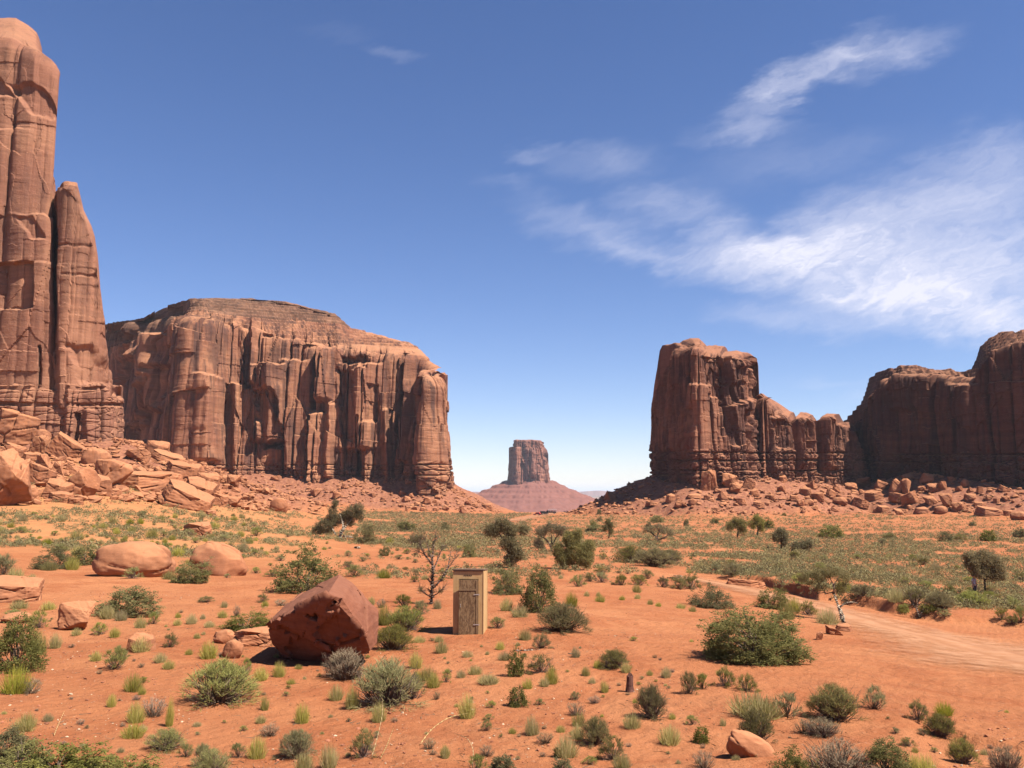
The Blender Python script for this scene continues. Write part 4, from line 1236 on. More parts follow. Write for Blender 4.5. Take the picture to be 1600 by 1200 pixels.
# --- the big tilted block
HP = [(420, 968, 26.3), (513, 928, 25.5), (534, 934, 25.7), (531, 897, 27.8), (551, 912, 27.6), (568, 987, 26.0), (591, 952, 27.8), (592, 968, 27.4), (588, 1004, 26.9), (578, 1016, 26.4), (560, 1023, 26.5),
      (495, 1036, 26.9), (430, 1003, 26.8), (449, 1028, 27.1), (468, 930, 28.6), (440, 1010, 29.2), (560, 1012, 29.5), (560, 930, 29.0), (424, 985, 27.0)]
pp = np.array([[float(c) for c in at(a_, b_, c_)] for a_, b_, c_ in HP])
hx = pp.mean(0); hx[2] = gz(hx[0], hx[1])
me = hull_mesh('tilted_block', pp - hx, M['hero'], 7, 0.02, 4, None, 0)
# plates split off the front face
co = np.empty(len(me.vertices) * 3, np.float32); me.vertices.foreach_get('co', co); co = co.reshape(-1, 3)
no = np.array([v.normal for v in me.vertices])
fr = sstep(.35, .7, -no[:, 1] - .4 * no[:, 2])
wq = fbm3(co[:, 0] * 1.6, co[:, 1] * 1.6, co[:, 2] * 1.6, 4, 6)
q1 = sstep(-.05, .02, wq + .35 * (co[:, 2] - 1.15) + .12 * (co[:, 0]))
q2 = sstep(.10, .15, wq + .25 * (co[:, 2] - .9) - .25 * (co[:, 0] - .2))
co += no * (fr * (0.13 * q1 + .10 * q2 + .012 * fbm3(co[:, 0] * 9, co[:, 1] * 9, co[:, 2] * 14, 3, 8)))[:, None]
me.vertices.foreach_set('co', co.astype(np.float32).ravel()); me.update()
o = obj('tilted_block', me, None, hx)
tag(o, 'big dark red cube shaped block tilted on the sand left of the outhouse', 'boulder')

# ------------------------------------------------------------------ plants
def quads(c, a, b):
    """leaf quads: centre, half length vector, half width vector"""
    v = np.stack([c - a - b * .35, c - a * .1 - b, c + a, c - a * .1 + b], 1)
    return v


def rand_unit(r, n):
    v = r.normal(size=(n, 3))
    return v / np.linalg.norm(v, axis=1)[:, None]


def leaf_cloud(r, centers, spread, per, L, Wd, up=0.3, outward=None):
    n = len(centers) * per
    c = np.repeat(centers, per, 0) + r.normal(size=(n, 3)) * np.repeat(np.broadcast_to(spread, (len(centers),)), per)[:, None]
    a = rand_unit(r, n) + np.array([0, 0, up])
    if outward is not None:
        a += np.repeat(outward, per, 0) * .8
    a /= np.linalg.norm(a, axis=1)[:, None]
    b = np.cross(a, rand_unit(r, n)); b /= np.linalg.norm(b, axis=1)[:, None] + 1e-9
    sz = r.uniform(.6, 1.25, n)[:, None]
    v = quads(c, a * L * .5 * sz, b * Wd * .5 * sz)
    col = np.repeat(np.clip(np.repeat(r.uniform(0, 1, len(centers)), per) * .6 + r.uniform(0, 1, n) * .4, 0, 1), 4)
    return v.reshape(-1, 3), np.arange(n * 4).reshape(-1, 4), col


def ribbons(r, base, tip, width, bend=0.12, seg=2):
    """grass blades from base to tip"""
    n = len(base)
    ax = tip - base
    side = np.cross(ax, rand_unit(r, n)); side /= np.linalg.norm(side, axis=1)[:, None] + 1e-9
    bd = np.cross(ax, side) * r.normal(0, bend, (n, 1))
    rows = []
    for k in range(seg + 1):
        f = k / seg
        p = base + ax * f + bd * (f * (1 - f) * 2)
        w = width * (1 - .75 * f)
        wv_ = (side * (w[:, None] if np.ndim(w) else w) * .5)
        rows += [p - wv_, p + wv_]
    v = np.stack(rows, 1)
    m = 2 * (seg + 1)
    f = np.array([(2 * k, 2 * k + 1, 2 * k + 3, 2 * k + 2) for k in range(seg)])
    F = (f[None] + m * np.arange(n)[:, None, None]).reshape(-1, 4)
    col = np.repeat(r.uniform(0, 1, n), m)
    return v.reshape(-1, 3), F, col


def join(parts):
    V = []; F = []; A = []; n = 0
    for v, f, a in parts:
        V.append(v); F.append(f + n); A.append(a); n += len(v)
    return np.concatenate(V), np.concatenate(F), np.concatenate(A)


def to_mesh(name, parts, mat):
    V, F, A = join(parts)
    return mesh_np(name, V, [F], mat, False, {'rnd': A})


def tuft_proto(seed, n=330, w=.016, lobes=1, spread=.9):
    r = np.random.default_rng(seed)
    parts = []
    for k in range(lobes):
        off = np.array([0, 0, 0.0]) if lobes == 1 else np.array([r.uniform(-.24, .24), r.uniform(-.22, .22), 0])
        s = 1.0 if lobes == 1 else r.uniform(.5, .8)
        m = n // lobes
        th = r.uniform(0, 2 * np.pi, m); u = r.uniform(0, 1, m) ** .5
        base = np.stack([.30 * u * np.cos(th), .30 * u * np.sin(th), 0 * u], 1)
        rad = .52 * u * r.uniform(.8, 1.1, m)
        hz = np.sqrt(np.maximum(.04, 1 - (u * .95) ** 2)) * r.uniform(.62, 1.04, m)
        tip = np.stack([rad * np.cos(th + r.normal(0, .25, m)), rad * np.sin(th + r.normal(0, .25, m)), hz], 1)
        tip[:, :2] = np.where(hz[:, None] < .2, tip[:, :2] * .8, tip[:, :2])
        parts.append(ribbons(r, base * s + off, tip * s * [1, 1, 1.1] + off, np.full(m, w)))
    return parts


def sage_proto(seed, fans=11, per=46, w=.015, twig=26, blade=.18):
    r = np.random.default_rng(seed)
    parts = []; st = MB()
    for k in range(fans):
        th = r.uniform(0, 6.283); u = r.uniform(.05, 1) ** .7
        u *= r.uniform(.75, 1.2)
        hub = np.array([.42 * u * math.cos(th), .42 * u * math.sin(th), .06 + .66 * math.sqrt(max(0, 1 - u * u)) * r.uniform(.2, 1.15) ** .6])
        d = hub - np.array([0, 0, .02]); d /= np.linalg.norm(d)
        dirs = rand_unit(r, per) * .95 + d + [0, 0, .35]
        dirs /= np.linalg.norm(dirs, axis=1)[:, None]
        ln = r.uniform(.55, 1.25, per)[:, None] * blade
        b = hub + rand_unit(r, per) * .06
        tip = b + dirs * ln
        tip[:, 2] = np.maximum(tip[:, 2], .03)
        parts.append(ribbons(r, b, tip, np.full(per, w), .15))
        st.tube([(0, 0, 0), hub * .5 + r.normal(0, .03, 3), hub], [.014, .010, .006], 4, .3)
    for k in range(twig):
        th = r.uniform(0, 6.283)
        a = np.array([.2 * math.cos(th) * r.uniform(), .2 * math.sin(th) * r.uniform(), 0])
        e = np.array([.47 * math.cos(th), .47 * math.sin(th), r.uniform(.15, .8)])
        st.tube([a, (a + e) / 2 + r.normal(0, .04, 3), e * r.uniform(.7, 1)], [.008, .006, .003], 3, r.uniform())
    return parts, st


def leafy_proto(seed, clusters=110, per=20, L=.055, Wd=.026, spread=.045, stems=26, top=.0, ragged=.55):
    r = np.random.default_rng(seed)
    d = rand_unit(r, clusters * 2)
    d = d[d[:, 2] > -.3][:clusters]
    nn_ = fbm3(d[:, 0] * 1.6 + seed, d[:, 1] * 1.6, d[:, 2] * 1.6, 3, seed)
    rad = .5 * (0.84 + ragged * .85 * nn_) * r.uniform(.35, 1, len(d)) ** .45
    # bare gaps and a few shoots that stand out of the mass
    gap = rand_unit(r, 5); keepm = np.ones(len(d), bool)
    for g_ in gap:
        keepm &= ~((d @ g_ > .90) & (r.uniform(0, 1, len(d)) < .8))
    d, rad = d[keepm], rad[keepm]
    rad = np.where(r.uniform(0, 1, len(d)) < .10, rad * r.uniform(1.08, 1.28, len(d)), rad)
    lean = r.normal(0, .10, 2)
    c = d * rad[:, None]
    c[:, 0] += lean[0] * np.maximum(c[:, 2], 0); c[:, 1] += lean[1] * np.maximum(c[:, 2], 0)
    c[:, 2] = np.maximum(c[:, 2], 0) * 1.8 + .03 + .16 * r.uniform(0, 1, len(d))
    parts = [leaf_cloud(r, c, spread * r.uniform(.7, 1.4, len(c)), per, L, Wd, .25, d)]
    st = MB()
    for k in r.choice(len(c), min(stems, len(c)), False):
        e = c[k]
        st.tube([(r.normal(0, .04), r.normal(0, .04), 0), e * [.45, .45, .55] + r.normal(0, .04, 3), e * 1.02], [.013, .009, .004], 4, r.uniform())
    return parts, st


litter()
PROTO = {}


def reg(kind, mat, build, count):
    lst = []
    for s in range(count):
        res = build(s)
        parts, st = res if isinstance(res, tuple) else (res, None)
        fol = to_mesh('foliage', parts, M[mat])
        if st is None:
            lst.append((fol, None, fol))
        else:
            stm = st.mesh('stems', M['stem'])
            V, F, A = join(parts)
            n0 = len(V)
            sv = np.concatenate(st.v)
            fs4 = np.concatenate(st.f4) + n0
            fs3 = (np.concatenate(st.f3) + n0) if st.f3 else np.zeros((0, 3), int)
            one = mesh_np('foliage', np.concatenate([V, sv]), [F, fs4] + ([fs3] if len(fs3) else []), [M[mat], M['stem']], False, {'rnd': np.concatenate([A, np.concatenate(st.a)])})
            mi = np.zeros(len(one.polygons), np.int32); mi[len(F):] = 1
            one.polygons.foreach_set('material_index', mi)
            lst.append((fol, stm, one))
    PROTO[kind] = lst


reg('tuft', 'tuft', lambda s: tuft_proto(10 + s, 380, .017), 4)
reg('tuftl', 'tuft', lambda s: tuft_proto(20 + s, 900, .011, 4), 3)
reg('bright', 'bright', lambda s: tuft_proto(30 + s, 420, .016), 2)
reg('sage', 'sage', lambda s: sage_proto(40 + s, 34, 22, .016, 26, .17), 5)
reg('sagel', 'sage', lambda s: sage_proto(50 + s, 130, 24, .0085, 70, .115), 4)
reg('dsage', 'dsage', lambda s: sage_proto(60 + s, 40, 24, .015, 30, .16), 3)
reg('dsagel', 'dsage', lambda s: sage_proto(65 + s, 140, 26, .0085, 60, .11), 2)
reg('grey', 'grey', lambda s: sage_proto(70 + s, 22, 18, .010, 80, .17), 3)
reg('greyl', 'grey', lambda s: sage_proto(75 + s, 80, 20, .006, 190, .11), 2)
reg('dark', 'dark', lambda s: leafy_proto(80 + s, 150, 22, .075, .036, .048), 4)
reg('darkl', 'dark', lambda s: leafy_proto(90 + s, 460, 28, .036, .018, .030, 36), 3)
reg('huge', 'dark', lambda s: leafy_proto(97 + s, 1100, 34, .023, .012, .021, 90, ragged=.62), 2)
reg('creep', 'dark', lambda s: leafy_proto(101 + s, 520, 26, .042, .026, .032, 30, ragged=.8), 3)
NAME = {'tuft': ('grass_tuft', 'grass tuft', 'yellow green grass tuft'), 'tuftl': ('grass_tuft', 'grass tuft', 'many headed grass tuft'), 'bright': ('grass_tuft', 'grass tuft', 'bright lime green tuft'),
        'sage': ('sagebrush', 'shrub', 'grey green sagebrush'), 'sagel': ('sagebrush', 'shrub', 'large grey green sagebrush'), 'dsage': ('sagebrush', 'shrub', 'dark olive sagebrush'), 'dsagel': ('sagebrush', 'shrub', 'large dark olive sagebrush'),
        'grey': ('dry_brush', 'dry bush', 'dry grey twiggy bush'), 'greyl': ('dry_brush', 'dry bush', 'large dry grey twiggy bush'), 'dark': ('green_shrub', 'shrub', 'dark green leafy shrub'), 'darkl': ('green_shrub', 'shrub', 'large dark green shrub'),
        'huge': ('green_shrub', 'shrub', 'huge dark green shrub'), 'creep': ('green_shrub', 'shrub', 'low creeping green shrub')}
GROUP = {'grass_tuft': 'grass tufts on the red sand', 'sagebrush': 'sagebrush on the desert floor', 'dry_brush': 'dry twiggy bushes', 'green_shrub': 'dark green shrubs'}
prng = np.random.default_rng(21)
TAKEN = []


def plant(px, py, w, h, kind, label=None, lo=8.0, xyz=None):
    x, y, z = xyz if xyz is not None else spot(px, py, lo)
    Wd, H = 1.08 * w / FPX * y, 1.04 * h / FPX * y
    if kind in ('tuft', 'sage', 'dsage', 'grey', 'dark') and w >= 48:
        kind = kind + 'l'
    fol, stm, one = PROTO[kind][int(prng.integers(0, 99)) % len(PROTO[kind])]
    nm, cat, noun = NAME[kind]
    k = (y + .32 * Wd) / y
    loc = (x * k, y * k, min(gz(x * k, y * k), z + .3 * H) - .02 * H)
    rz = float(prng.uniform(0, 6.283))
    sc = (Wd * prng.uniform(.97, 1.05), Wd * prng.uniform(.85, 1.05), H * 1.04)
    if w >= 30 and stm is not None:
        o = empty(nm, loc, rz); o.scale = sc
        obj('foliage', fol, o); obj('stems', stm, o)
    else:
        o = obj(nm, one, None, loc)
        o.rotation_euler = (float(prng.normal(0, .05)), float(prng.normal(0, .05)), rz); o.scale = sc
    tag(o, label, cat, GROUP[nm])
    TAKEN.append((px, py, w))
    if not label:
        if w < 14 and kind in ('tuft', 'sage'):
            noun = 'small ' + noun
        NAT.append((o, noun, px, py, w))
    return o


PL = """
85 890 62 34 dark|130 884 44 30 dark|78 892 28 15 bright|112 891 24 21 tuft|298 912 68 36 dark|265 906 26 13 bright|207 905 28 19 sage|4 904 40 42 sage|23 907 30 19 tuft|50 906 14 9 tuft
197 966 104 42 dark|168 968 28 21 tuft|189 971 24 15 tuft|219 982 20 18 tuft|240 976 20 20 sage|75 954 24 13 tuft|30 952 32 13 tuft|60 982 32 29 sage|20 970 30 17 sage|323 942 26 10 dsage|350 950 13 10 tuft
347 966 18 11 tuft|299 976 19 15 tuft|278 966 12 8 tuft|277 978 14 10 tuft|317 968 10 8 tuft|327 981 18 10 tuft|370 964 14 21 grey|385 988 72 27 dark|28 1054 92 78 dark|86 1014 25 22 tuft|60 1022 30 34 tuft
25 1086 50 38 bright|47 1086 40 26 grey|119 994 18 11 tuft|155 994 26 20 sage|179 997 20 15 tuft|220 1020 30 22 tuft|265 1012 24 24 dsage|150 1034 20 15 tuft|186 1032 30 22 sage|178 1049 40 34 sage|250 1037 24 14 tuft
263 1047 20 14 tuft|220 1044 12 8 grey|326 1031 30 25 tuft|208 1083 33 27 tuft|222 1086 16 12 tuft|155 1054 10 7 grey|340 1106 116 72 sage|30 1216 100 48 creep|95 1222 115 46 creep|185 1228 110 44 creep|10 1190 60 40 creep
40 1146 48 32 tuft|174 1106 17 19 tuft|212 1131 29 29 tuft|240 1123 44 33 grey|264 1136 16 40 tuft|208 1156 40 21 tuft|257 1176 60 36 sage|290 1184 24 22 sage|213 1095 16 9 grey|318 1202 36 40 sage
538 1066 78 54 grey|602 1108 112 78 sage|645 1094 46 42 sage|525 1096 26 22 tuft|550 1109 26 34 tuft|514 1035 38 16 dark|384 1053 18 24 sage|408 1065 26 20 tuft|436 1059 23 22 tuft|413 1111 17 21 tuft
471 1132 27 29 tuft|420 1153 32 22 grey|463 1188 58 48 sage|372 1186 26 24 sage|402 1187 32 32 tuft|475 1208 34 30 tuft|514 1203 34 34 tuft|330 1216 60 46 sage|568 1187 42 44 dsage|592 1130 28 28 tuft|617 1129 13 8 grey
650 1046 24 24 tuft|667 1064 30 20 tuft|677 1076 24 21 tuft|652 1064 18 15 tuft|697 1067 17 22 sage|682 1094 13 14 grey|670 1172 22 20 grey|695 1186 15 17 tuft|614 1018 64 42 dsage|632 988 66 42 sage|600 978 24 32 bright
655 1005 24 10 tuft|686 1004 17 10 tuft|689 1022 25 19 tuft|478 926 104 74 dark|553 902 32 22 sage|600 904 25 14 bright|425 902 27 12 sage|410 942 19 15 dsage|414 948 13 10 tuft|440 947 28 11 grey|630 949 27 22 dsage
656 961 27 25 sage|684 952 15 15 tuft|580 946 15 13 tuft|596 950 17 16 grey|600 869 18 17 dark|652 854 34 22 dsage|732 871 25 24 dark|793 930 56 42 dark|841 958 68 66 dark|877 990 86 50 dsage|893 948 24 22 bright
791 955 23 20 tuft|812 965 31 18 tuft|778 983 28 19 sage|820 1001 25 17 tuft|845 1014 30 24 dsage|781 1016 17 12 tuft|900 1028 16 15 tuft|788 1033 22 13 tuft|806 1058 27 37 dark|845 1053 44 30 dsage|862 1070 27 24 tuft|850 1074 18 14 tuft
960 1047 50 32 dsage|978 1052 20 16 tuft|934 1045 16 13 tuft|915 1057 16 14 tuft|925 1069 13 9 tuft|1015 1056 12 8 tuft|1040 1060 20 16 tuft|742 1055 26 13 tuft|768 1071 50 20 tuft|730 1028 20 10 tuft|720 1060 16 12 tuft
808 1106 30 33 dark|730 1124 29 34 tuft|760 1143 19 18 sage|824 1077 18 15 tuft|900 1120 30 23 grey|904 1136 24 21 tuft|903 1157 27 22 tuft|929 1100 22 13 grey|945 1083 15 17 tuft|832 1150 26 27 tuft|852 1165 32 20 grey|876 1145 16 10 tuft
930 1167 56 46 dsage|958 1192 46 38 dsage|885 1186 40 32 tuft|972 1204 32 24 tuft|873 1184 18 16 dark|1018 1125 56 56 dsage|988 1140 34 22 tuft|1076 1086 30 38 dsage|1098 1078 24 26 sage|1046 1167 38 28 tuft|1097 1163 24 27 dark
696 1185 17 18 tuft|760 1184 26 19 grey|745 1208 34 28 sage|785 1206 42 26 dark|1100 1204 38 30 grey|880 1208 30 22 dark|1132 1074 40 32 dsage|1166 1082 34 28 dsage|1190 1128 110 50 tuft|1182 1162 56 54 dsage|1230 1124 46 40 sage
1306 1130 92 60 dsage|1366 1110 38 38 sage|1255 1148 34 26 grey|1285 1154 60 30 grey|1434 1130 32 32 dsage|1476 1120 30 19 bright|1470 1155 50 38 dsage|1418 1168 24 14 dsage|1440 1150 18 12 grey|1505 1195 48 42 dsage|1570 1210 52 46 grey
1240 1228 72 54 dark|1310 1222 110 60 grey|1390 1224 90 52 dark|1440 1218 60 48 tuft|1112 951 66 37 dark|1180 1040 186 88 huge|1293 976 40 24 tuft|1230 968 30 26 bright|1206 952 54 34 dark|1262 962 32 24 dsage|1240 956 28 22 tuft
903 917 26 20 sage|922 909 20 15 dsage|940 911 26 18 sage|972 915 22 19 dsage|997 915 30 19 dsage|1012 905 20 15 sage|1035 918 20 19 dsage|1060 921 30 22 dsage|1078 921 32 26 dsage|940 895 26 11 dsage|942 873 14 10 dsage
985 880 60 30 dsage|1022 886 72 34 dsage|1047 882 50 26 dsage|935 932 10 7 tuft|938 941 19 11 tuft|972 938 11 7 tuft|995 926 16 13 tuft|1016 945 12 8 tuft|1029 948 11 7 tuft|1064 951 18 8 tuft|1082 956 15 8 tuft|917 932 10 8 tuft|996 936 12 8 tuft
1350 941 38 22 dsage|1400 943 34 21 tuft|1430 951 36 29 dsage|1468 959 48 32 dsage|1475 969 22 13 sage|1484 932 20 19 dark|1520 950 54 30 sage|1548 942 30 20 sage|1582 952 34 20 sage|1566 974 22 20 dsage|1582 980 20 15 dsage|1596 978 24 30 sage
1297 841 42 22 dark|1390 843 24 10 dark|1478 847 23 18 dark|1502 847 22 14 dsage|1543 846 27 20 dark|1594 840 20 14 dark|927 824 10 10 dark|936 804 8 9 dark|937 815 9 9 dark|930 831 40 11 dark|1014 826 10 12 dark|1026 817 22 13 dark|1072 822 10 13 dark
1117 818 15 8 dark|1200 826 18 14 dark|635 830 28 18 dark|697 828 17 13 dark|1380 852 20 12 sage|1145 902 30 22 dsage|1118 896 22 18 sage|1520 822 12 8 dark|1225 806 8 6 dark|573 850 44 30 juni|1098 1170 10 8 grey|1130 1135 12 12 tuft
"""
reg('juni', 'juniper', lambda s: leafy_proto(120 + s, 260, 22, .05, .022, .035, 30), 2)
reg('junil', 'juniper', lambda s: leafy_proto(125 + s, 420, 24, .035, .017, .03, 40), 2)
NAME['juni'] = NAME['junil'] = ('green_shrub', 'shrub', 'bushy juniper green shrub')
for ln in PL.split('\n'):
    for it in ln.split('|'):
        if it.strip():
            a = it.split()
            plant(*[float(v) for v in a[:4]], a[4])

# more scrub of the middle distance, each plant its own object; (px range, row range, count, kinds)
frng = np.random.default_rng(31)


def free(px, py, w):
    return all(abs(px - a) > .42 * (w + c) or abs(py - b) > .20 * (w + c) for a, b, c in TAKEN)


def fill(x0, x1, y0, y1, count, kinds, wmin, wmax, cond=None):
    k = tries = 0
    while k < count and tries < count * 40:
        tries += 1
        a, b = frng.uniform(x0, x1), frng.uniform(y0, y1)
        if cond and not cond(a, b): continue
        w = wmin + (wmax - wmin) * frng.uniform() ** 2
        w *= 0.55 + 0.45 * (b - y0) / max(y1 - y0, 1)
        if not free(a, b, w): continue
        kd = kinds[int(frng.integers(0, len(kinds)))]
        plant(a, b, w, w * frng.uniform(.5, .72), kd, lo=14)
        k += 1


clump = lambda s, lo, sx=60., sy=18.: (lambda a, b: float(vn2(np.array([a / sx]), np.array([b / sy]), s)[0]) > lo)
fill(-10, 420, 806, 870, 150, ['tuft', 'tuft', 'sage', 'sage', 'bright'], 10, 34, clump(1, -.35))
fill(230, 720, 835, 905, 52, ['sage', 'dsage', 'sage', 'tuft'], 10, 26, lambda a, b: b < 880 or a < 560)
fill(400, 1090, 866, 925, 60, ['sage', 'tuft', 'dsage'], 8, 20, lambda a, b: a > 580 and (b < 912 or a > 930))
fill(1100, 1600, 872, 936, 54, ['sage', 'dsage', 'sage', 'tuft'], 14, 34, lambda a, b: b < np.interp(a, BANK_PX, BANK_PY) - 10)
fill(300, 1100, 1000, 1196, 96, ['tuft', 'grey', 'sage', 'sage', 'tuft'], 9, 26, None)
fill(0, 340, 950, 1180, 34, ['tuft', 'grey', 'sage'], 9, 24, None)
fill(1100, 1600, 1090, 1196, 22, ['grey', 'sage', 'tuft'], 8, 20, None)

from collections import Counter
print(Counter(o.name.split('.')[0] for o in C.objects if o.parent is None))
# countless low scrub beyond: one mass of leaf clumps
def scrub_mass():
    r = np.random.default_rng(41)
    n = 105000
    px = r.uniform(-120, 1740, n); d = np.exp(r.uniform(np.log(58), np.log(560), n))
    x = d * (px - 800) / FPX * 1.0
    z = ground(x, d)
    qx, qy = proj(x, d, z)
    tal = np.full(n, -99.)
    for k_ in FW:
        dd_, zb_ = dseg(x, d, FW[k_])
        tal = np.maximum(tal, zb_ - TSLOPE[k_] * dd_ - h0(x, d))
    cl = fbm2(x / 9, d / 9, 3, 81); c2 = fbm2(x / 40, d / 40, 3, 82)
    den = np.zeros(n)
    left = (qx < 600)
    den = np.where(left, .42 * (cl + .35 * c2 > -.10), den)
    den = np.where(left & (qy < 800), .16 * (cl > .0), den)
    mid = (qx >= 600) & (qx < 1080)
    den = np.where(mid, np.where(qy < 858, .62, .28) * (cl + .5 * c2 > -.12), den)
    right = qx >= 1080
    den = np.where(right, np.where(qy < 880, .74, .42) * (cl + .3 * c2 > -.27), den)
    den = np.where(right & (qy < 835), .55 * (cl > -.2), den)
    bandr = np.interp(qx, [380, 520, 600, 780, 900, 1000], [800, 800, 802, 806, 800, 797])
    den = np.where((qx > 560) & (qx < 830) & (qy > bandr - 2) & (qy < 832), .95, den)
    den = np.where(tal > 1.5, den * .12, den)
    ry = np.interp(qx, [795, 815, 838, 860, 885, 910, 935], [816, 811, 806.5, 803, 799, 794, 788])
    den = np.where((qx > 780) & (qx < 945) & (np.abs(qy - ry) < 4), 0, den)
    den = np.where((qx > 830) & (qy < ry - 2) & (qx < 960), 0, den)
    bank = np.interp(qx, BANK_PX, BANK_PY)
    den = np.where((qx > 1080) & (qy > bank - 6), 0, den)
    den = np.where((qy > 905) & (qx < 1080), 0, den)
    den = np.where((qx > 560) & (qx < 1080) & (qy > 872), den * .35, den)
    den = np.where((qx > 0) & (qx < 560) & (qy > 872), 0, den)
    keep = r.uniform(0, 1, n) < den
    x, d, z, c2k = x[keep], d[keep], z[keep], c2[keep]
    n = len(x)
    size = (.36 + .75 * r.uniform(0, 1, n) ** 2.5) * np.interp(d, [58, 150, 560], [1.1, 1.5, 2.2])
    per = np.interp(d, [58, 120, 300], [84, 44, 18]).astype(int)
    parts = {}
    ci = np.repeat(np.arange(n), per)
    m = len(ci)
    th = r.uniform(0, 6.283, m); u = r.uniform(0, 1, m) ** .55
    s = size[ci]
    ph = r.uniform(0, 1, m) ** .5
    hgt = np.repeat(r.uniform(.34, .62, n), per) * s
    zz_ = np.sqrt(np.maximum(0, 1 - u * u)) * ph * hgt
    cc = np.stack([x[ci] + .5 * s * u * np.cos(th), d[ci] + .5 * s * u * np.sin(th), z[ci] + zz_], 1)
    a_ = rand_unit(r, m) * .8 + np.stack([.5 * np.cos(th), .5 * np.sin(th), .7 + 0 * th], 1)
    a_ /= np.linalg.norm(a_, axis=1)[:, None]
    b_ = np.cross(a_, rand_unit(r, m)); b_ /= np.linalg.norm(b_, axis=1)[:, None] + 1e-9
    ls = (s * np.interp(d[ci], [58, 150, 560], [.10, .14, .22]) * r.uniform(.6, 1.3, m))[:, None]
    V = quads(cc, a_ * ls * .6, b_ * ls * .34).reshape(-1, 3)
    F = np.arange(m * 4).reshape(-1, 4)
    A = np.repeat(r.uniform(0, 1, m), 4)
    A = np.clip(.2 * A + np.repeat(np.repeat(np.clip(r.uniform(0, 1, n) * .8 + .25 * c2k + .1, 0, 1), per), 4) * .8, 0, 1)
    me = mesh_np('desert_scrub', V, [F], M['scrub'], False, {'rnd': A})
    print('scrub clumps', n, 'faces', len(F))
    tag(obj('desert_scrub', me), 'carpet of low grey green scrub covering the middle distance', 'scrub', None, 'stuff')


def scrub_mat():
    m, t = mat_new('mixed_scrub')
    a = t.add('ShaderNodeAttribute', attribute_name='rnd')
    c = t.ramp((a, 'Fac'), [(0.0, (0.13, 0.114, 0.058)), (.3, (0.185, 0.162, 0.080)), (.6, (0.225, 0.195, 0.094)), (.85, (0.27, 0.23, 0.098)), (1.0, (0.24, 0.18, 0.11))])
    d = t.add('ShaderNodeBsdfDiffuse', {'Color': c})
    tr = t.add('ShaderNodeBsdfTranslucent', {'Color': c})
    t.add('ShaderNodeOutputMaterial', {'Surface': t.add('ShaderNodeMixShader', {0: .3, 1: d, 2: tr})})
    return m


M['scrub'] = scrub_mat()
scrub_mass()

M['silver_dark'] = plain_mat('grey_brown_dead_wood', (0.115, 0.075, 0.056), 0.9, nscale=5, var=.45, bump=.02)
M['juniper_dark'] = plant_mat('dark_brown_green_juniper', (0.27, 0.215, 0.10), (0.155, 0.135, 0.068))
M['juniper_brown'] = plant_mat('brownish_juniper', (0.32, 0.25, 0.10), (0.18, 0.15, 0.065))
M['grey_leaf'] = plant_mat('grey_green_thin_leaves', (0.26, 0.205, 0.11), (0.17, 0.14, 0.075))

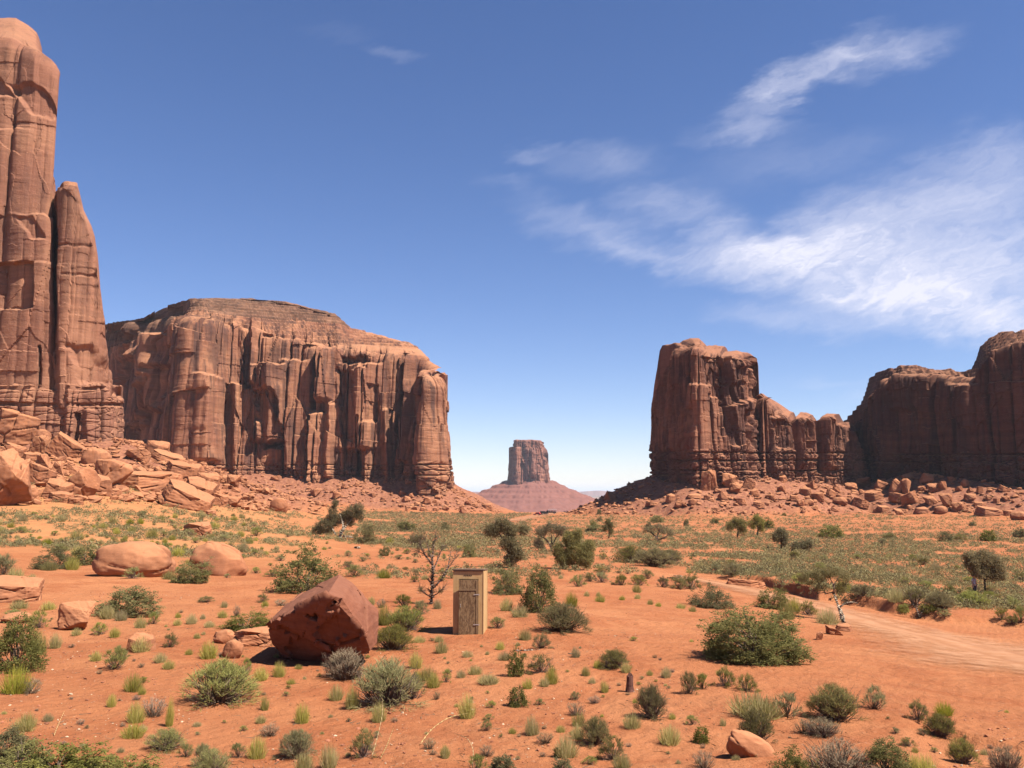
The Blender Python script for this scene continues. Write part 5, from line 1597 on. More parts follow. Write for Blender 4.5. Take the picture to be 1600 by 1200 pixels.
# ------------------------------------------------------------------ trees built branch by branch
def tree(name, label, cat, base, limbs, crowns=(), bark='bark', leaf='juniper', leafsize=.07, dens=1.0, group=None, twigs=0, seed=1, lo=14, twig_len=14, rscale=1.0):
    """base: photo pixel of the foot; limbs: lists of (dx, dy up, depth, radius) in photo pixels from the foot; crowns: (dx, dy, rx, ry, depth)"""
    r = np.random.default_rng(seed)
    x, y, z = spot(base[0], base[1], lo)
    s = y / FPX
    o = empty(name, (x, y, z))
    tag(o, label, cat, group)
    m = MB(); tips = []
    for L in limbs:
        p = np.array([(a * s, c * s, b * s) for a, b, c, _ in L]); rd = np.array([q[3] * s for q in L]) * rscale
        k = max(6, 4 * len(L))
        t0 = np.linspace(0, len(L) - 1, k)
        pp = np.stack([np.interp(t0, np.arange(len(L)), p[:, j]) for j in range(3)], 1)
        pp = gauss1(np.pad(pp, ((0, 0), (0, 0))), .9, 0)
        pp[0], pp[-1] = p[0], p[-1]
        rr = np.interp(t0, np.arange(len(L)), rd)
        pp += r.normal(0, 1, pp.shape) * rr[:, None] * .12 * (np.arange(k) > 0)[:, None]
        m.tube(pp, rr, 8 if rd[0] / s > 2.5 else 5, r.uniform())
        tips.append((pp, rr))
    if twigs:
        tw = m
        for _ in range(twigs):
            pp, rr = tips[int(r.integers(0, len(tips)))]
            f = r.uniform(.35, 1) * (len(pp) - 1)
            i = int(min(f, len(pp) - 2))
            st = pp[i] + (pp[i + 1] - pp[i]) * (f - i)
            dirv = (pp[min(i + 1, len(pp) - 1)] - pp[i]); dirv = dirv / (np.linalg.norm(dirv) + 1e-9)
            dv = dirv * .6 + rand_unit(r, 1)[0] * .9 + [0, 0, .35]; dv /= np.linalg.norm(dv)
            ln = twig_len * s * r.uniform(.4, 1.2)
            mid = st + dv * ln * .5 + rand_unit(r, 1)[0] * ln * .12
            end = st + dv * ln + rand_unit(r, 1)[0] * ln * .25
            r0 = max(.34 * s, .22 * rr[i])
            tw.tube([st, mid, end], [r0, r0 * .7, r0 * .3], 3, r.uniform())
            for _ in range(2):
                e2 = mid + (dv + rand_unit(r, 1)[0] * .8) * ln * .45
                tw.tube([mid, e2], [r0 * .6, r0 * .25], 3, r.uniform())
    obj('trunk', m.mesh('trunk', M[bark], True), o)
    if crowns:
        parts = []
        for (a, b, rx, ry, c) in crowns:
            n = max(14, int(dens * rx * ry * 1.25))
            d = rand_unit(r, n) * (r.uniform(.2, 1, n) ** .42)[:, None]
            d *= (0.8 + .45 * fbm3(d[:, 0] * 2 + a, d[:, 1] * 2, d[:, 2] * 2 + b, 3, seed))[:, None]
            cc = np.array([a, c, b]) * s + d * np.array([rx, (rx + ry) * .5, ry]) * s
            cc[:, 2] = np.maximum(cc[:, 2], .06)
            parts.append(leaf_cloud(r, cc, leafsize * 1.1, 14, leafsize * 1.15, leafsize * .62, .3))
        obj('crown', to_mesh('crown', parts, M[leaf]), o)
    return o


tree('dead_tree', 'bare dead tree with spreading grey branches just left of the outhouse', 'dead tree', (674, 944),
     [[(0, -2, 0, 4.6), (0, 22, 0, 3.8), (2, 46, 0, 3.6)], [(2, 46, 0, 3.6), (0, 66, 2, 2.6), (3, 92, 4, 1.2)], [(0, 60, 0, 2.2), (-12, 76, -2, 1.7), (-19, 92, -2, .9)],
      [(2, 24, 0, 2.6), (16, 38, -4, 2.0), (26, 58, -4, 1.5), (30, 84, -6, .7)], [(2, 50, 0, 1.8), (10, 70, 5, 1.2), (18, 92, 6, .6)], [(-1, 70, 0, 1.4), (-8, 90, 5, .8), (-14, 98, 6, .5)], [(22, 50, -4, 1.2), (34, 66, 0, .8), (38, 78, 2, .4)],
      [(0, 88, 3, 1.0), (6, 102, 3, .5)], [(-12, 76, -2, 1.0), (-24, 80, 0, .5)], [(0, 10, 0, 2.0), (-10, 16, -3, 1.0), (-18, 26, -4, .5)], [(2, 12, 0, 1.6), (12, 18, -4, .9), (18, 24, -4, .4)]],
     [(-24, 46, 7, 9, 3), (-16, 22, 2.5, 3, -3), (14, 20, 2.5, 2.5, -3)], 'silver_dark', 'grey_leaf', .05, .35, twigs=210, seed=3, twig_len=13)
tree('leaning_tree', 'leaning tree with a pale bare trunk and thin crown beside the track', 'tree', (1318, 974),
     [[(0, 0, 0, 4.2), (-3, 10, 0, 3.4), (-5, 20, 0, 3.0), (-7, 28, 0, 2.6), (-12, 44, 0, 1.9)], [(-1, 2, -1, 2.2), (1, 10, -2, 1.5), (-4, 22, 0, 1.5)], [(-4, 24, 0, 2.0), (4, 30, 2, 1.6), (14, 32, 2, 1.1), (24, 30, 2, .6)]],
     (), 'silver', seed=7, rscale=1.0)
tree('juniper_tree', 'twisted juniper with a split silver trunk and three leafy masses', 'juniper', (532, 842),
     [[(-2, 0, 0, 3.6), (0, 8, 0, 3.4), (4, 14, 0, 2.6), (3, 26, 0, 1.8), (-2, 38, 2, 1.0)], [(-4, 2, 0, 2.6), (-9, 10, 0, 1.9), (-14, 17, 0, 1.3), (-22, 26, 2, .8)], [(4, 4, 0, 3.0), (14, 4, 1, 1.8), (24, 0, 0, 1.0)], [(4, 14, 0, 2.0), (14, 28, 3, 1.4), (24, 40, 4, .8)], [(-3, 3, -2, 2.0), (-6, -1, -4, 1.2)]],
     [(-24, 20, 19, 15, 5), (-36, 14, 12, 9, 4), (-14, 40, 9, 16, 5), (-10, 54, 6, 8, 5), (16, 40, 13, 14, 6), (26, 46, 10, 12, 6), (10, 26, 12, 10, 8), (-4, 30, 10, 12, 8), (-16, 26, 14, 12, 5), (6, 36, 12, 10, 7), (28, 34, 10, 8, 6)], 'silver', 'juniper', .14, 1.0, seed=9, lo=40)
tree('juniper_tree', 'top heavy dark juniper leaning to the right, left of the densest green one', 'juniper', (796, 888),
     [[(2, 0, 0, 2.6), (0, 22, 0, 2.2), (-12, 48, 0, 1.8), (-22, 58, 0, 1.0)], [(0, 20, 0, 1.6), (8, 36, 0, 1.0)]],
     [(-26, 58, 16, 13, 3), (-10, 66, 16, 12, 3), (2, 58, 14, 12, 3), (-2, 40, 14, 13, 0), (8, 28, 14, 13, 0), (2, 14, 13, 11, 0), (14, 20, 10, 10, 0), (22, 58, 9, 9, 6)], 'bark', 'juniper_dark', .11, 1.0, seed=11, lo=40)
tree('juniper_tree', 'spreading juniper with visible dark limbs behind the densest green one', 'juniper', (862, 862),
     [[(0, 0, 0, 3), (-2, 10, 0, 2.4), (-10, 20, 0, 1.5), (-18, 24, 0, .8)], [(0, 8, 0, 2), (6, 20, 0, 1.3), (14, 30, 0, .8)], [(0, 10, 0, 1.6), (0, 26, 0, 1.0)]],
     [(-16, 30, 12, 9, 2), (0, 36, 16, 9, 2), (16, 32, 13, 10, 2), (-20, 12, 9, 9, 2), (-14, 4, 8, 6, 2)], 'bark', 'juniper_dark', .14, .9, seed=13, lo=40)
tree('juniper_bush', 'densest and largest green juniper bush, standing at centre behind the outhouse', 'juniper', (896, 890),
     [[(0, 0, 0, 2.4), (-4, 14, 0, 1.6), (-6, 40, 0, .8)], [(2, 0, 0, 2.2), (8, 20, 0, 1.4), (14, 44, 0, .6)]],
     [(-16, 18, 17, 18, 0), (2, 26, 20, 24, 0), (18, 20, 16, 20, 0), (-4, 46, 16, 16, 0), (8, 54, 10, 11, 0), (24, 34, 10, 14, 0), (-24, 30, 9, 14, 0)], 'bark', 'juniper', .10, 1.1, seed=15, lo=40)
tree('juniper_tree', 'round crowned juniper on a straight trunk beside the standing person', 'juniper', (1541, 933),
     [[(0, 0, 0, 2.8), (-1, 14, 0, 2.2), (-1, 26, 0, 2.0), (-6, 44, 0, 1.2)], [(-1, 24, 0, 1.6), (10, 38, 0, 1.0), (18, 50, 0, .6)], [(-1, 26, 0, 1.5), (-16, 38, 0, .9)]],
     [(-18, 52, 15, 16, 0), (0, 58, 18, 16, 0), (16, 52, 16, 16, 0), (-8, 38, 18, 12, 0), (14, 34, 16, 11, 0), (24, 42, 9, 12, 0), (-24, 62, 8, 8, 0), (28, 30, 6, 6, 0)], 'bark', 'juniper_brown', .10, .85, seed=17, lo=30)
for (bx, by, w_, h_, lb, sd) in [(1183, 838, 26, 34, 'slim dark juniper left of a pair of bushes on the far flat', 21), (1152, 840, 36, 32, 'wide dark juniper bush below the right butte', 22), (951, 841, 18, 30, 'small leaning juniper right of the densest green juniper', 24), (1220, 860, 24, 36, 'sparse leaning juniper with a bare lower trunk on the far flat', 23)]:
    k = w_ / 26.
    tree('juniper_tree', lb, 'juniper', (bx, by), [[(0, 0, 0, 1.6), (2, h_ * .35, 0, 1.2), (0, h_ * .6, 0, .7)]], [(-6 * k, h_ * .55, 8 * k, h_ * .25, 0), (5 * k, h_ * .62, 8 * k, h_ * .27, 0), (0, h_ * .8, 7 * k, h_ * .2, 0), (6 * k, h_ * .35, 6 * k, h_ * .2, 0)], 'bark', 'juniper', .2, 1.2, seed=sd, lo=60)
tree('juniper_tree', 'low bent juniper beside the sparse leaning juniper on the far flat', 'juniper', (1250, 862), [[(-14, 0, 0, 1.6), (-6, 6, 0, 1.2), (6, 9, 0, .8)]], [(-4, 9, 10, 6, 0), (8, 9, 10, 7, 0), (14, 12, 6, 6, 0)], 'bark', 'juniper', .2, 1.2, seed=25, lo=60)
tree('old_tree', 'flat crowned grey old tree with dark limbs on the far flat', 'tree', (1027, 848), [[(2, 0, 0, 2.4), (0, 8, 0, 1.8), (-10, 16, 0, 1.0), (-18, 20, 0, .5)], [(2, 4, 0, 2.0), (12, 8, 0, 1.4), (20, 14, 0, .6)], [(0, 8, 0, 1.4), (4, 20, 0, .6)]],
     [(-14, 20, 10, 6, 0), (0, 24, 12, 6, 0), (14, 18, 10, 6, 0), (20, 12, 5, 5, 0)], 'bark', 'grey_leaf', .16, .7, twigs=40, seed=27, lo=60)
tree('dead_bush', 'leafless bush with dark forked stems on the bank right of the leaning tree', 'dead bush', (1437, 966), [[(0, 0, 0, 2.4), (-3, 12, 0, 1.6), (-12, 26, 0, 1.0), (-12, 36, 0, .5)], [(0, 2, 0, 1.8), (6, 14, 0, 1.1), (10, 22, 0, .6)], [(-3, 10, 0, 1.2), (-2, 26, 0, .6), (3, 36, 0, .3)]],
     [(-24, 14, 10, 8, 2), (14, 14, 16, 9, 3), (24, 12, 10, 7, 3)], 'bark', 'sage', .07, .6, twigs=50, seed=29, lo=25, twig_len=9)
# the crown of the leaning tree: thin grey green foliage on dark limbs
lt = [o for o in C.objects if o.name.startswith('leaning_tree')][0]
s_ = lt.location.y / FPX
m_ = MB(); rr_ = np.random.default_rng(4)
for L in [[(-12, 44, 1.9), (-13, 56, 1.5), (-17, 70, 1.0), (-15, 82, .5)], [(-12, 46, 1.6), (-24, 44, 1.3), (-33, 54, 1.0), (-38, 64, .5)], [(-14, 58, 1.2), (-6, 66, .8), (2, 76, .4)], [(-24, 46, .9), (-36, 44, .6), (-44, 50, .4)]]:
    m_.tube(np.array([(a * s_, 0.15 * math.sin(a), b * s_) for a, b, c in L]), [c * s_ for a, b, c in L], 6, .4)
obj('limbs', m_.mesh('limbs', M['bark'], True), lt)
parts = []
for (a, b, rx, ry) in [(-46, 66, 16, 10), (-32, 72, 14, 10), (-58, 70, 9, 8), (-16, 76, 14, 9), (4, 66, 10, 10), (0, 52, 10, 7), (-30, 52, 12, 6)]:
    n = int(rx * ry * .9)
    dv = rand_unit(rr_, n) * (rr_.uniform(.2, 1, n) ** .42)[:, None]
    parts.append(leaf_cloud(rr_, np.array([a, 3, b]) * s_ + dv * np.array([rx, (rx + ry) / 2, ry]) * s_, .06, 13, .075, .03, .3))
obj('crown', to_mesh('crown', parts, M['grey_leaf']), lt)

# fallen and standing dead wood
def log(px, py, L, rad, rz, label, mat, lo=10, lift=.6, name='dead_log', cat='log'):
    x, y, z = spot(px, py, lo)
    s = y / FPX
    m = MB(); r = np.random.default_rng(int(px))
    n = 8
    q = np.linspace(-.5, .5, n)
    pts = np.stack([q * L * s, r.normal(0, .06, n) * L * s * .3, np.full(n, rad * s * lift) + r.normal(0, .1, n) * rad * s], 1)
    m.tube(pts, rad * s * (1 - .4 * np.abs(q)) * r.uniform(.85, 1.1, n), 7, .5)
    o = obj(name, m.mesh(name, M[mat], True), None, (x, y, z))
    o.rotation_euler = (0, 0, math.radians(rz))
    return tag(o, label, cat)


log(823, 1017, 40, 1.6, 8, 'long pale stick lying on the sand right of the outhouse', 'silver', name='dead_stick', cat='stick')
log(893, 1022, 10, 1.2, -10, 'short pale stick beside a green tuft at centre', 'silver', name='dead_stick', cat='stick')
log(558, 857, 10, 2.2, -30, 'short pale broken log in front of the twisted juniper', 'silver', lo=40)
log(1052, 904, 20, 2.0, 12, 'dark fallen trunk in the brush pile near the track', 'bark', lo=25)
log(1060, 901, 14, 1.6, -24, 'pale fallen limb in the brush pile near the track', 'silver', lo=25)
log(566, 846, 26, 1.6, -18, 'long dark root lying right of the twisted juniper', 'bark', lo=40)
def stump():
    x, y, z = spot(984, 1081, 10)
    s = y / FPX
    m = MB(); r = np.random.default_rng(2)
    n = 14
    ang = np.linspace(0, 6.283, n, endpoint=False)
    rings = []
    for k, (f, rd) in enumerate([(-.1, 7.5), (.08, 6.2), (.3, 5.4), (.6, 5.0), (.85, 4.6)]):
        rr = rd * s * (1 + .14 * np.sin(ang * 3 + 1) + r.normal(0, .05, n))
        top = 27 * s * f
        rings.append(np.stack([rr * np.cos(ang), rr * np.sin(ang) * .8, np.full(n, top)], 1))
    jag = 27 * s * (.86 + .18 * np.maximum(0, np.cos(ang - 1.2)) + r.normal(0, .03, n))
    rings.append(np.stack([3.6 * s * np.cos(ang), 2.8 * s * np.sin(ang), jag], 1))
    rings.append(np.stack([1.6 * s * np.cos(ang), 1.2 * s * np.sin(ang), jag * .86], 1))
    V = np.concatenate(rings + [np.array([[0, 0, 27 * s * .7]])])
    F4 = [(a * n + j, a * n + (j + 1) % n, (a + 1) * n + (j + 1) % n, (a + 1) * n + j) for a in range(6) for j in range(n)]
    F3 = [(6 * n + j, 6 * n + (j + 1) % n, 7 * n) for j in range(n)]
    me = mesh_np('tree_stump', V, [np.array(F4), np.array(F3)], M['char'], False)
    tag(obj('tree_stump', me, None, (x, y, z)), 'short charred dark stump standing on the sand right of centre', 'stump')


M['char'] = plain_mat('charred_wood', (0.085, 0.035, 0.024), .9, nscale=9, var=.5, bump=.03)
stump()
# tall bent stalks of dry grass near the camera
def stalk(px, py, pts, label):
    x, y, z = spot(px, py, 10)
    s = y / FPX
    m = MB()
    p = np.array([(a * s, .05 * k, b * s) for k, (a, b) in enumerate(pts)])
    t0 = np.linspace(0, len(p) - 1, 14)
    q = np.stack([np.interp(t0, np.arange(len(p)), p[:, j]) for j in range(3)], 1)
    q = np.concatenate([q[:1], gauss1(q, 1.2, 0)[1:-1], q[-1:]])
    m.tube(q, np.linspace(.010, .004, 14), 4, .4)
    tag(obj('dry_grass_stalk', m.mesh('dry_grass_stalk', M['straw'], True), None, (x, y, z)), label, 'grass stalk', 'tall dry grass stalks')


stalk(580, 1186, [(0, 0), (8, 30), (15, 62), (13, 86)], 'tall dry stalk rising beside the dark olive tuft at bottom')
stalk(594, 1186, [(0, 0), (10, 20), (18, 42)], 'short dry stalk right of the dark olive tuft at bottom')
stalk(655, 1165, [(0, 0), (18, 24), (44, 40), (72, 44)], 'long straw stalk arching right of the lower centre')
stalk(738, 1200, [(0, 0), (2, 26), (-8, 42), (-28, 46)], 'drooping straw stalk at the bottom edge near centre')
stalk(84, 1150, [(0, 0), (4, 16), (10, 34)], 'thin upright straw stalk above the creeping shrubs at left')
stalk(50, 976, [(0, 0), (4, 14), (8, 26)], 'thin bent straw stalk beside the dark red block')

# ------------------------------------------------------------------ outhouse
def outhouse():
    bx_, by_, bz_ = spot(731, 991, 15)
    rz = math.radians(-5.5)
    o = empty('outhouse', (bx_, by_ + .05, bz_ - .03), rz)
    tag(o, 'narrow tan plywood outhouse with a weathered brown door standing ajar', 'outhouse')
    s = by_ / FPX
    Wd, H, Dp = 46.5 * s, 96 * s, 1.12
    x0, x1 = -Wd / 2, Wd / 2
    t_ = .045
    st, rs, hd = 9.0 * s, 7.4 * s, 12.5 * s        # left stile, right stile, header
    m = MB()
    m.box((x0, 0, 0), (x0 + st, t_, H)); m.box((x1 - rs, 0, 0), (x1, t_, H))
    m.box((x0 + st, .002, H - hd), (x1 - rs, t_, H)); m.box((x0 + st, .002, 0), (x1 - rs, t_, .10))
    m.box((x0 + .002, t_, 0), (x0 + t_, Dp, H - .02)); m.box((x1 - t_, t_, 0), (x1 - .002, Dp, H - .02))
    m.box((x0 + t_, Dp - t_, 0), (x1 - t_, Dp - .002, H - .04))
    m.box((x1 - .004, -.012, 0), (x1 + .018, .05, H - .012))          # corner batten
    m.box((x1 - .004, Dp - .05, 0), (x1 + .014, Dp + .01, H - .03))
    me = m.mesh('walls', M['ply']); obj('walls', me, o)
    r = MB()
    v = [(x0 - .012, -.045, H + .03), (x1 + .022, -.045, H + .03), (x1 + .022, Dp + .03, H - .05), (x0 - .012, Dp + .03, H - .05)]
    v += [(a, b, c + .03) for a, b, c in v]
    r.put(v, [(3, 2, 1, 0), (4, 5, 6, 7), (0, 1, 5, 4), (1, 2, 6, 5), (2, 3, 7, 6), (3, 0, 4, 7)])
    r.box((x0 + .003, -.03, H - .022), (x1 - .003, .06, H + .026))
    obj('roof', r.mesh('roof', M['roofwood']), o)
    vh = MB()
    for k in range(5):
        cx = x0 + st + .17 + k * .062
        vh.box((cx, -.006, H - hd * .62), (cx + .036, .004, H - hd * .62 + .036))
    obj('vent_holes', vh.mesh('vent_holes', M['black']), o)
    # door hung on the right stile, a little open
    dw, dh = x1 - rs - x0 - st - .012, H - hd - .045
    d = empty('door', (x1 - rs - .006, -.004, .03), math.radians(11)); d.parent = o
    dm = MB(); dm.box((-dw, -.035, -.01), (0, 0, dh))
    bevel_panel = MB(); bevel_panel.box((-dw + .004, -.052, dh * .80), (-.06, -.036, dh * .832)); bevel_panel.box((-.085, -.050, .02), (-.012, -.036, dh - .02))
    # the door's own board is a mesh under the door
    bpy.data.objects.remove(d)
    d = obj('door', dm.mesh('door', M['door']), o, (x1 - rs - .006, -.004, .03)); d.rotation_euler = (0, 0, math.radians(11))
    obj('battens', bevel_panel.mesh('battens', M['door2']), d)
    for hz in (dh * .72, dh * .17):
        hb = MB(); hb.box((-.17, -.060, hz), (.03, -.0525, hz + .028)); hb.tube([(.028, -.05, hz - .012), (.028, -.05, hz + .045)], .014, 8)
        obj('hinge', hb.mesh('hinge', M['steel']), d)
    hn = MB(); hn.tube([(-dw + .06, -.037, dh * .5), (-dw + .06, -.075, dh * .5 + .01), (-dw + .06, -.075, dh * .5 + .09), (-dw + .06, -.037, dh * .5 + .10)], .009, 6)
    obj('handle', hn.mesh('handle', M['steel']), d)
    return o


def ply_mat(name, a, b, c, k=1.0, stain=.3):
    m, t = mat_new(name)
    tc = t.add('ShaderNodeTexCoord')
    P = (tc, 'Object')
    g = t.noise(t.mapping(P, scale=(14 * k, 14 * k, .9 * k)), 1.6, 6, .65, .6)
    blot = t.noise(t.mapping(P, scale=(2.2, 2.2, 1.2)), 2.2, 7, .7, .3)
    mott = t.noise(t.mapping(P, scale=(6, 6, 2.2)), 2.2, 6, .7, 1.2)
    col = t.mixc(t.mr((g, 0), .35, .65), (*a, 1), (*b, 1))
    col = t.mixc(t.mr((mott, 0), .44, .58, 0, stain), col, (*c, 1))
    col = t.mixc(t.mr((blot, 0), .5, .7, 0, .5), col, t.mixc(1.0, col, (.72, .66, .6, 1), 'MULTIPLY'))
    finish(t, col, .75, (g, 0), .35, .01, .25)
    return m


M['ply'] = ply_mat('tan_plywood', (0.40, 0.245, 0.105), (0.46, 0.295, 0.135), (0.33, 0.185, 0.075))
M['door'] = ply_mat('weathered_door_board', (0.075, 0.038, 0.017), (0.105, 0.058, 0.027), (0.21, 0.13, 0.065), 1.0, .75)
M['door2'] = ply_mat('weathered_door_batten', (0.115, 0.065, 0.032), (0.15, 0.09, 0.043), (0.20, 0.13, 0.07), 1.0, .4)
M['roofwood'] = ply_mat('dark_roof_board', (0.13, 0.08, 0.05), (0.17, 0.11, 0.07), (0.09, 0.055, 0.035))
M['black'] = plain_mat('dark_hole', (0.012, 0.01, 0.008), .9)
M['steel'] = plain_mat('galvanised_steel', (0.52, 0.50, 0.48), .4, .8)
outhouse()

# ------------------------------------------------------------------ person standing under the round juniper
def skin_body(name, verts, edges, mat, root=0, sub=2):
    me = bpy.data.meshes.new(name)
    me.from_pydata([v[:3] for v in verts], edges, [])
    o = obj(name, me)
    me.materials.append(mat)
    md = o.modifiers.new('skin', 'SKIN')
    lay = me.skin_vertices[0].data if me.skin_vertices else None
    if lay is None:
        bpy.context.view_layer.objects.active = o
        lay = me.skin_vertices[0].data
    for k, v in enumerate(verts):
        lay[k].radius = (v[3], v[4] if len(v) > 4 else v[3])
        lay[k].use_root = (k == root)
    sb = o.modifiers.new('sub', 'SUBSURF'); sb.levels = sb.render_levels = sub
    md.use_smooth_shade = True
    return o


def person():
    x, y, z = spot(1523.5, 932, 30)
    o = empty('person', (x, y, z), math.radians(20))
    tag(o, 'person in a pale shirt and dark trousers standing left of the round juniper', 'person')
    V = [(0, 0, .93, .115, .09), (0, 0, 1.12, .11, .085), (0, 0, 1.30, .135, .09), (0, 0, 1.43, .10, .07), (0, 0, 1.50, .05), (0, .0, 1.56, .052), (0, -.01, 1.63, .078, .092), (0, -.01, 1.70, .074, .088),
         (-.17, 0, 1.41, .055), (-.22, .01, 1.15, .042), (-.21, -.04, .90, .032), (-.21, -.05, .83, .036, .02), (.17, 0, 1.41, .055), (.22, .01, 1.15, .042), (.21, -.04, .90, .032), (.21, -.05, .83, .036, .02),
         (-.09, 0, .86, .088), (-.10, -.01, .48, .058), (-.10, .01, .09, .038), (-.11, -.12, .035, .036, .03), (.09, 0, .86, .088), (.10, -.01, .48, .058), (.10, .01, .09, .038), (.12, -.12, .035, .036, .03), (0, -.095, 1.63, .016)]
    E = [(0, 1), (1, 2), (2, 3), (3, 4), (4, 5), (5, 6), (6, 7), (3, 8), (8, 9), (9, 10), (10, 11), (3, 12), (12, 13), (13, 14), (14, 15), (0, 16), (16, 17), (17, 18), (18, 19), (0, 20), (20, 21), (21, 22), (22, 23), (6, 24)]
    for sx, wr in ((-1, 11), (1, 15)):
        for k, (fy, ln) in enumerate([(-.035, .07), (-.012, .085), (.012, .08), (.034, .062)]):
            a = len(V)
            V.append((sx * .212, -.055 + fy, .785, .0095)); V.append((sx * .215, -.06 + fy, .785 - ln * .55, .009)); V.append((sx * .208, -.068 + fy, .785 - ln, .0075))
            E += [(wr, a), (a, a + 1), (a + 1, a + 2)]
        a = len(V)
        V.append((sx * .195, -.105, .80, .011)); V.append((sx * .192, -.125, .765, .009)); E += [(wr, a), (a, a + 1)]
    b = skin_body('body', V, E, M['skin']); b.parent = o
    sh = skin_body('shirt', [(0, 0, .90, .135, .108), (0, 0, 1.12, .128, .102), (0, 0, 1.30, .150, .106), (0, 0, 1.43, .112, .085), (0, 0, 1.475, .066), (-.17, 0, 1.41, .072), (-.215, .01, 1.19, .058), (.17, 0, 1.41, .072), (.215, .01, 1.19, .058)],
                   [(0, 1), (1, 2), (2, 3), (3, 4), (3, 5), (5, 6), (3, 7), (7, 8)], M['shirt']); sh.parent = o
    tr = skin_body('trousers', [(0, 0, .96, .126, .10), (-.09, 0, .84, .098), (-.10, -.01, .48, .07), (-.10, .01, .10, .06), (.09, 0, .84, .098), (.10, -.01, .48, .07), (.10, .01, .10, .06)], [(0, 1), (1, 2), (2, 3), (0, 4), (4, 5), (5, 6)], M['trousers']); tr.parent = o
    hb = MB()
    u, v = np.meshgrid(np.linspace(0, 2 * np.pi, 15)[:-1], np.linspace(0, .62 * np.pi, 8), indexing='ij')
    cut = np.where(np.sin(u) < -.3, .62, 1.0)
    hv = np.stack([.088 * np.sin(v * cut) * np.cos(u), .012 + .102 * np.sin(v * cut) * np.sin(u), 1.675 + .098 * np.cos(v * cut)], -1).reshape(-1, 3)
    F = [(i * 8 + j, i * 8 + j + 1, ((i + 1) % 14) * 8 + j + 1, ((i + 1) % 14) * 8 + j) for i in range(14) for j in range(7)]
    hb.put(hv, F)
    obj('hair', hb.mesh('hair', M['hair'], True), o)


M['skin'] = plain_mat('skin', (0.36, 0.20, 0.14), .6)
M['shirt'] = plain_mat('pale_grey_shirt', (0.32, 0.31, 0.35), .85)
M['trousers'] = plain_mat('dark_trousers', (0.03, 0.03, 0.04), .85)
M['hair'] = plain_mat('dark_hair', (0.025, 0.018, 0.014), .7)
person()

# ------------------------------------------------------------------ vehicles on the far road
def prism(m, prof, w0, w1=None, y_in=0.0):
    """side profile (x, z, half width) swept across"""
    n = len(prof)
    L = np.array([(a, -c, b) for a, b, c in prof]); R = np.array([(a, c, b) for a, b, c in prof])
    v = np.concatenate([L, R])
    f4 = [(k, (k + 1) % n, n + (k + 1) % n, n + k) for k in range(n)]
    cL, cR = L.mean(0), R.mean(0)
    v = np.concatenate([v, [cL, cR]])
    f3 = [(2 * n, (k + 1) % n, k) for k in range(n)] + [(2 * n + 1, n + k, n + (k + 1) % n) for k in range(n)]
    m.put(v, f4, f3)


def wheels(o, xs, hw, r):
    for x in xs:
        for s in (-1, 1):
            ty = MB(); ang = np.linspace(0, 2 * np.pi, 17)[:-1]
            wd = .22
            w = empty('wheel', (x, s * (hw - .05), r)); w.parent = o
            prof = [(r * .62, -wd / 2), (r * .95, -wd / 2), (r, -wd * .3), (r, wd * .3), (r * .95, wd / 2), (r * .62, wd / 2)]
            V = np.array([(q * np.cos(a), b, q * np.sin(a)) for a in ang for q, b in prof])
            F = [(i * 6 + j, i * 6 + (j + 1) % 6, ((i + 1) % 16) * 6 + (j + 1) % 6, ((i + 1) % 16) * 6 + j) for i in range(16) for j in range(6)]
            ty.put(V, F); obj('tyre', ty.mesh('tyre', M['rubber'], True), w)
            rm = MB(); rm.tube([(0, -wd * .36, 0), (0, wd * .36, 0)], r * .63, 14); obj('rim', rm.mesh('rim', M['steel']), w)


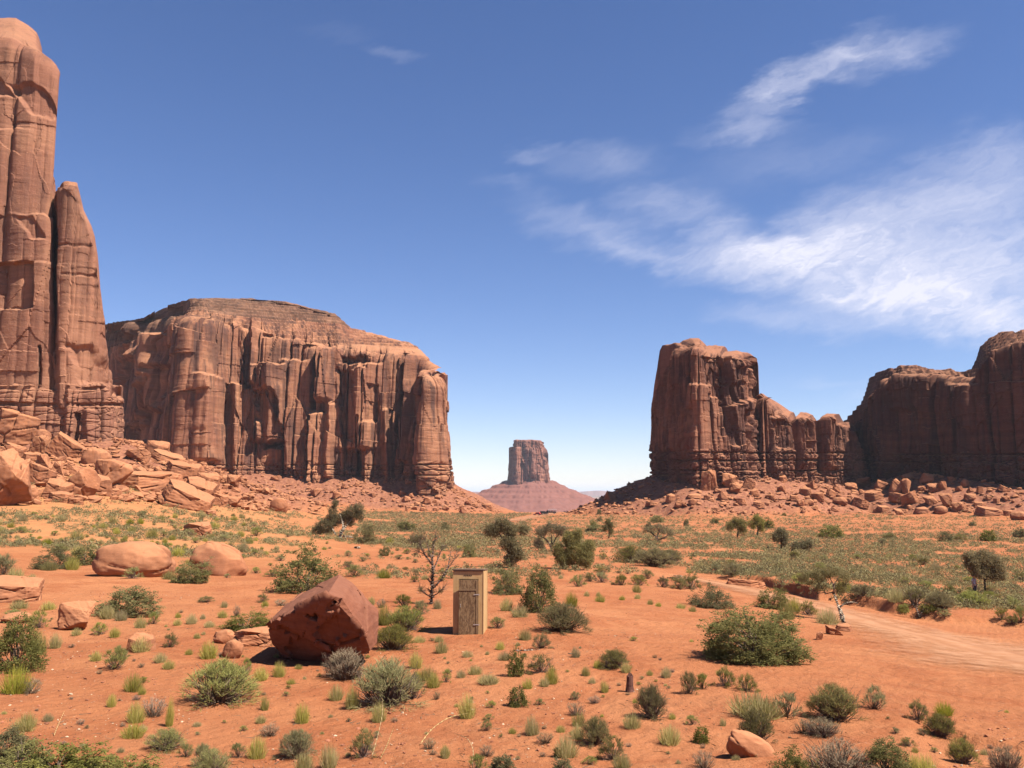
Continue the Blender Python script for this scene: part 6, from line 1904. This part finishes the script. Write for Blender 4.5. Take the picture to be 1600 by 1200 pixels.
def vehicle(kind, px, py, label, cat, paint, rz, lo=300):
    x, y, z = spot(px, py, lo)
    o = empty(kind, (x, y, gz(x, y) + .16), math.radians(rz))
    tag(o, label, cat)
    if kind == 'tour_truck':
        L, hw = 6.4, 1.05
        m = MB(); prism(m, [(-3.2, .55, .95), (-3.2, 1.15, 1.02), (1.2, 1.15, 1.02), (1.25, 1.95, .86), (2.1, 1.95, .86), (2.5, 1.25, .98), (3.2, 1.12, .95), (3.25, .55, .92)], hw)
        obj('body', m.mesh('body', M[paint]), o)
        g = MB(); prism(g, [(1.35, 1.3, .95), (1.38, 1.86, .885), (2.05, 1.86, .885), (2.40, 1.3, .985)], hw); obj('cab_windows', g.mesh('cab_windows', M['glass']), o)
        c = MB(); c.box((-3.25, -1.08, 2.42), (1.3, 1.08, 2.54)); obj('canopy', c.mesh('canopy', M['white']), o)
        p = MB()
        for a in (-3.1, -1.6, -.1, 1.15):
            for s in (-1, 1):
                p.box((a - .04, s * .96 - .04, 1.15), (a + .04, s * .96 + .04, 2.42))
        obj('canopy_posts', p.mesh('canopy_posts', M['white']), o)
        st = MB()
        for a in (-2.6, -1.6, -.6, .4):
            st.box((a - .1, -.9, 1.15), (a + .1, .9, 1.95)); st.box((a - .02, -.9, 1.2), (a + .45, .9, 1.42))
        obj('bench_seats', st.mesh('bench_seats', M['black_paint']), o)
        xs = (-2.0, 2.1)
    else:
        suv = kind == 'off_road_car'
        hgt = 1.85 if suv else 1.5
        L, hw = 4.5 if suv else 4.0, .92
        h = L / 2
        m = MB(); prism(m, [(-h, .45, .84), (-h - .03, .85, .88), (-h + .05, hgt * .56, .90), (h * .42, hgt * .56, .90), (h - .12, hgt * .5, .86), (h, .75, .86), (h, .45, .82)], hw)
        prism(m, [(-h + .12, hgt * .555, .86), (-h + (.28 if suv else .5), hgt, .70), (h * .12, hgt, .70), (h * .42, hgt * .555, .86)], hw)
        obj('body', m.mesh('body', M[paint]), o)
        g = MB(); prism(g, [(-h + .30, hgt * .60, .862), (-h + (.42 if suv else .6), hgt * .93, .742), (h * .09, hgt * .93, .742), (h * .32, hgt * .60, .862)], hw)
        obj('windows', g.mesh('windows', M['glass']), o)
        for s in (-1, 1):
            hl = MB(); hl.box((h - .03, s * .62 - .14, .68), (h + .02, s * .62 + .14, .84)); obj('headlight', hl.mesh('headlight', M['lamp']), o)
        bp_ = MB(); bp_.box((h - .02, -.8, .42), (h + .09, .8, .6)); bp_.box((-h - .1, -.8, .42), (-h, .8, .6)); obj('bumper', bp_.mesh('bumper', M['black_paint']), o)
        xs = (-h * .62, h * .62)
    wheels(o, xs, hw, .38)
    return o


M['rubber'] = plain_mat('black_rubber', (0.02, 0.02, 0.02), .8)
M['glass'] = plain_mat('tinted_glass', (0.015, 0.018, 0.02), .08)
M['white'] = plain_mat('white_paint', (0.45, 0.45, 0.46), .4)
M['black_paint'] = plain_mat('black_paint', (0.015, 0.015, 0.018), .35)
M['red_paint'] = plain_mat('red_paint', (0.36, 0.03, 0.025), .35)
M['lamp'] = plain_mat('lamp_glass', (0.6, 0.6, 0.58), .15)
vehicle('red_car', 839, 805.5, 'small red car parked farthest left on the distant road', 'car', 'red_paint', 160)
vehicle('off_road_car', 850, 804.5, 'dark boxy car parked behind the canopied truck on the distant road', 'car', 'black_paint', 35)
vehicle('tour_truck', 860.5, 803.2, 'dark open sided truck with a pale canopy on the distant road', 'truck', 'black_paint', 172)

# ------------------------------------------------------------------ labels that say which one
LAND = [('the wooden outhouse', 732, 990), ('the big tilted block', 500, 1030), ('the bare dead tree', 674, 944), ('the leaning pale tree', 1315, 974), ('the round juniper near the person', 1541, 933),
        ('the widest dark shrub', 1180, 1040), ('the charred stump', 984, 1081), ('the smooth slab at bottom right', 1163, 1180), ('the larger rounded boulder', 207, 902), ('the squarish block at left', 113, 985),
        ('the twisted silver juniper', 532, 842), ('the densest green juniper', 896, 890), ('the long pale stick', 823, 1017), ('the tall straw stalk', 588, 1170), ('the low lone red rock', 310, 838),
        ('the propped slab', 399, 1010), ('the dead bush on the bank', 1437, 966), ('the flat crowned grey tree', 1027, 848), ('the parked vehicles', 852, 804), ('the flat boulder at the left edge', 20, 942),
        ('the drooping straw stalk', 735, 1195), ('the rock outcrop by the track', 1166, 918), ('the spire above the slab pile', 140, 690), ('the right end of the mesa', 690, 760), ('the left foot of the mesa', 400, 745), ('the dark sided butte', 1089, 760), ('the shaded wall', 1400, 745), ('the far right of the wall', 1560, 770)]
ORD = ['closest', 'second closest', 'third closest', 'fourth closest', 'fifth closest', 'sixth closest', 'seventh closest', 'eighth closest', 'ninth closest', 'tenth closest', 'eleventh closest', 'twelfth closest']
buckets = {}
for (o, noun, px, py, w) in NAT:
    best = min(LAND, key=lambda L: math.hypot(px - L[1], 1.7 * (py - L[2])))
    dx, dy = px - best[1], 1.7 * (py - best[2])
    if abs(dx) > abs(dy):
        dr = 'left of' if dx < 0 else 'right of'
    else:
        dr = 'in front of' if dy > 0 else 'behind'
    nn2 = noun if noun != 'boulder' else ('large red boulder' if w > 38 else 'red boulder' if w > 18 else 'small red rock')
    buckets.setdefault((nn2, dr, best[0]), []).append((math.hypot(dx, dy), o, noun))
for (nn2, dr, lm), lst in buckets.items():
    lst.sort(key=lambda q: q[0])
    for k, (q, o, noun) in enumerate(lst):
        if len(lst) == 1:
            o['label'] = f'lone {nn2} {dr} {lm}' if not nn2.startswith('many') else f'{nn2} {dr} {lm}'
        elif k < len(ORD):
            o['label'] = f'{nn2} {dr} {lm}, {ORD[k]}'
        else:
            o['label'] = f'{nn2} {dr} {lm}, past the nearest dozen'
        if not o.get('group'):
            o['group'] = 'boulders and blocks below the cliffs'
print('natural things', len(NAT), 'boulders', nb)

# ------------------------------------------------------------------ thin air
def haze():
    m = bpy.data.materials.new('haze'); m.use_nodes = True
    t = NT(m.node_tree)
    v = t.add('ShaderNodeVolumePrincipled', {'Color': (0.80, 0.88, 1.0, 1), 'Density': HAZE_D, 'Anisotropy': 0.0})
    o_ = t.add('ShaderNodeOutputMaterial', {'Volume': v})
    b = MB(); b.box((-62000, -12000, -90), (62000, 61500, 190))
    o = obj('haze', b.mesh('haze', m))
    tag(o, 'thin pale desert air that softens the far buttes', 'haze', None, 'stuff')


HAZE_D = 0.000038
USE_HAZE = True
if USE_HAZE:
    haze()
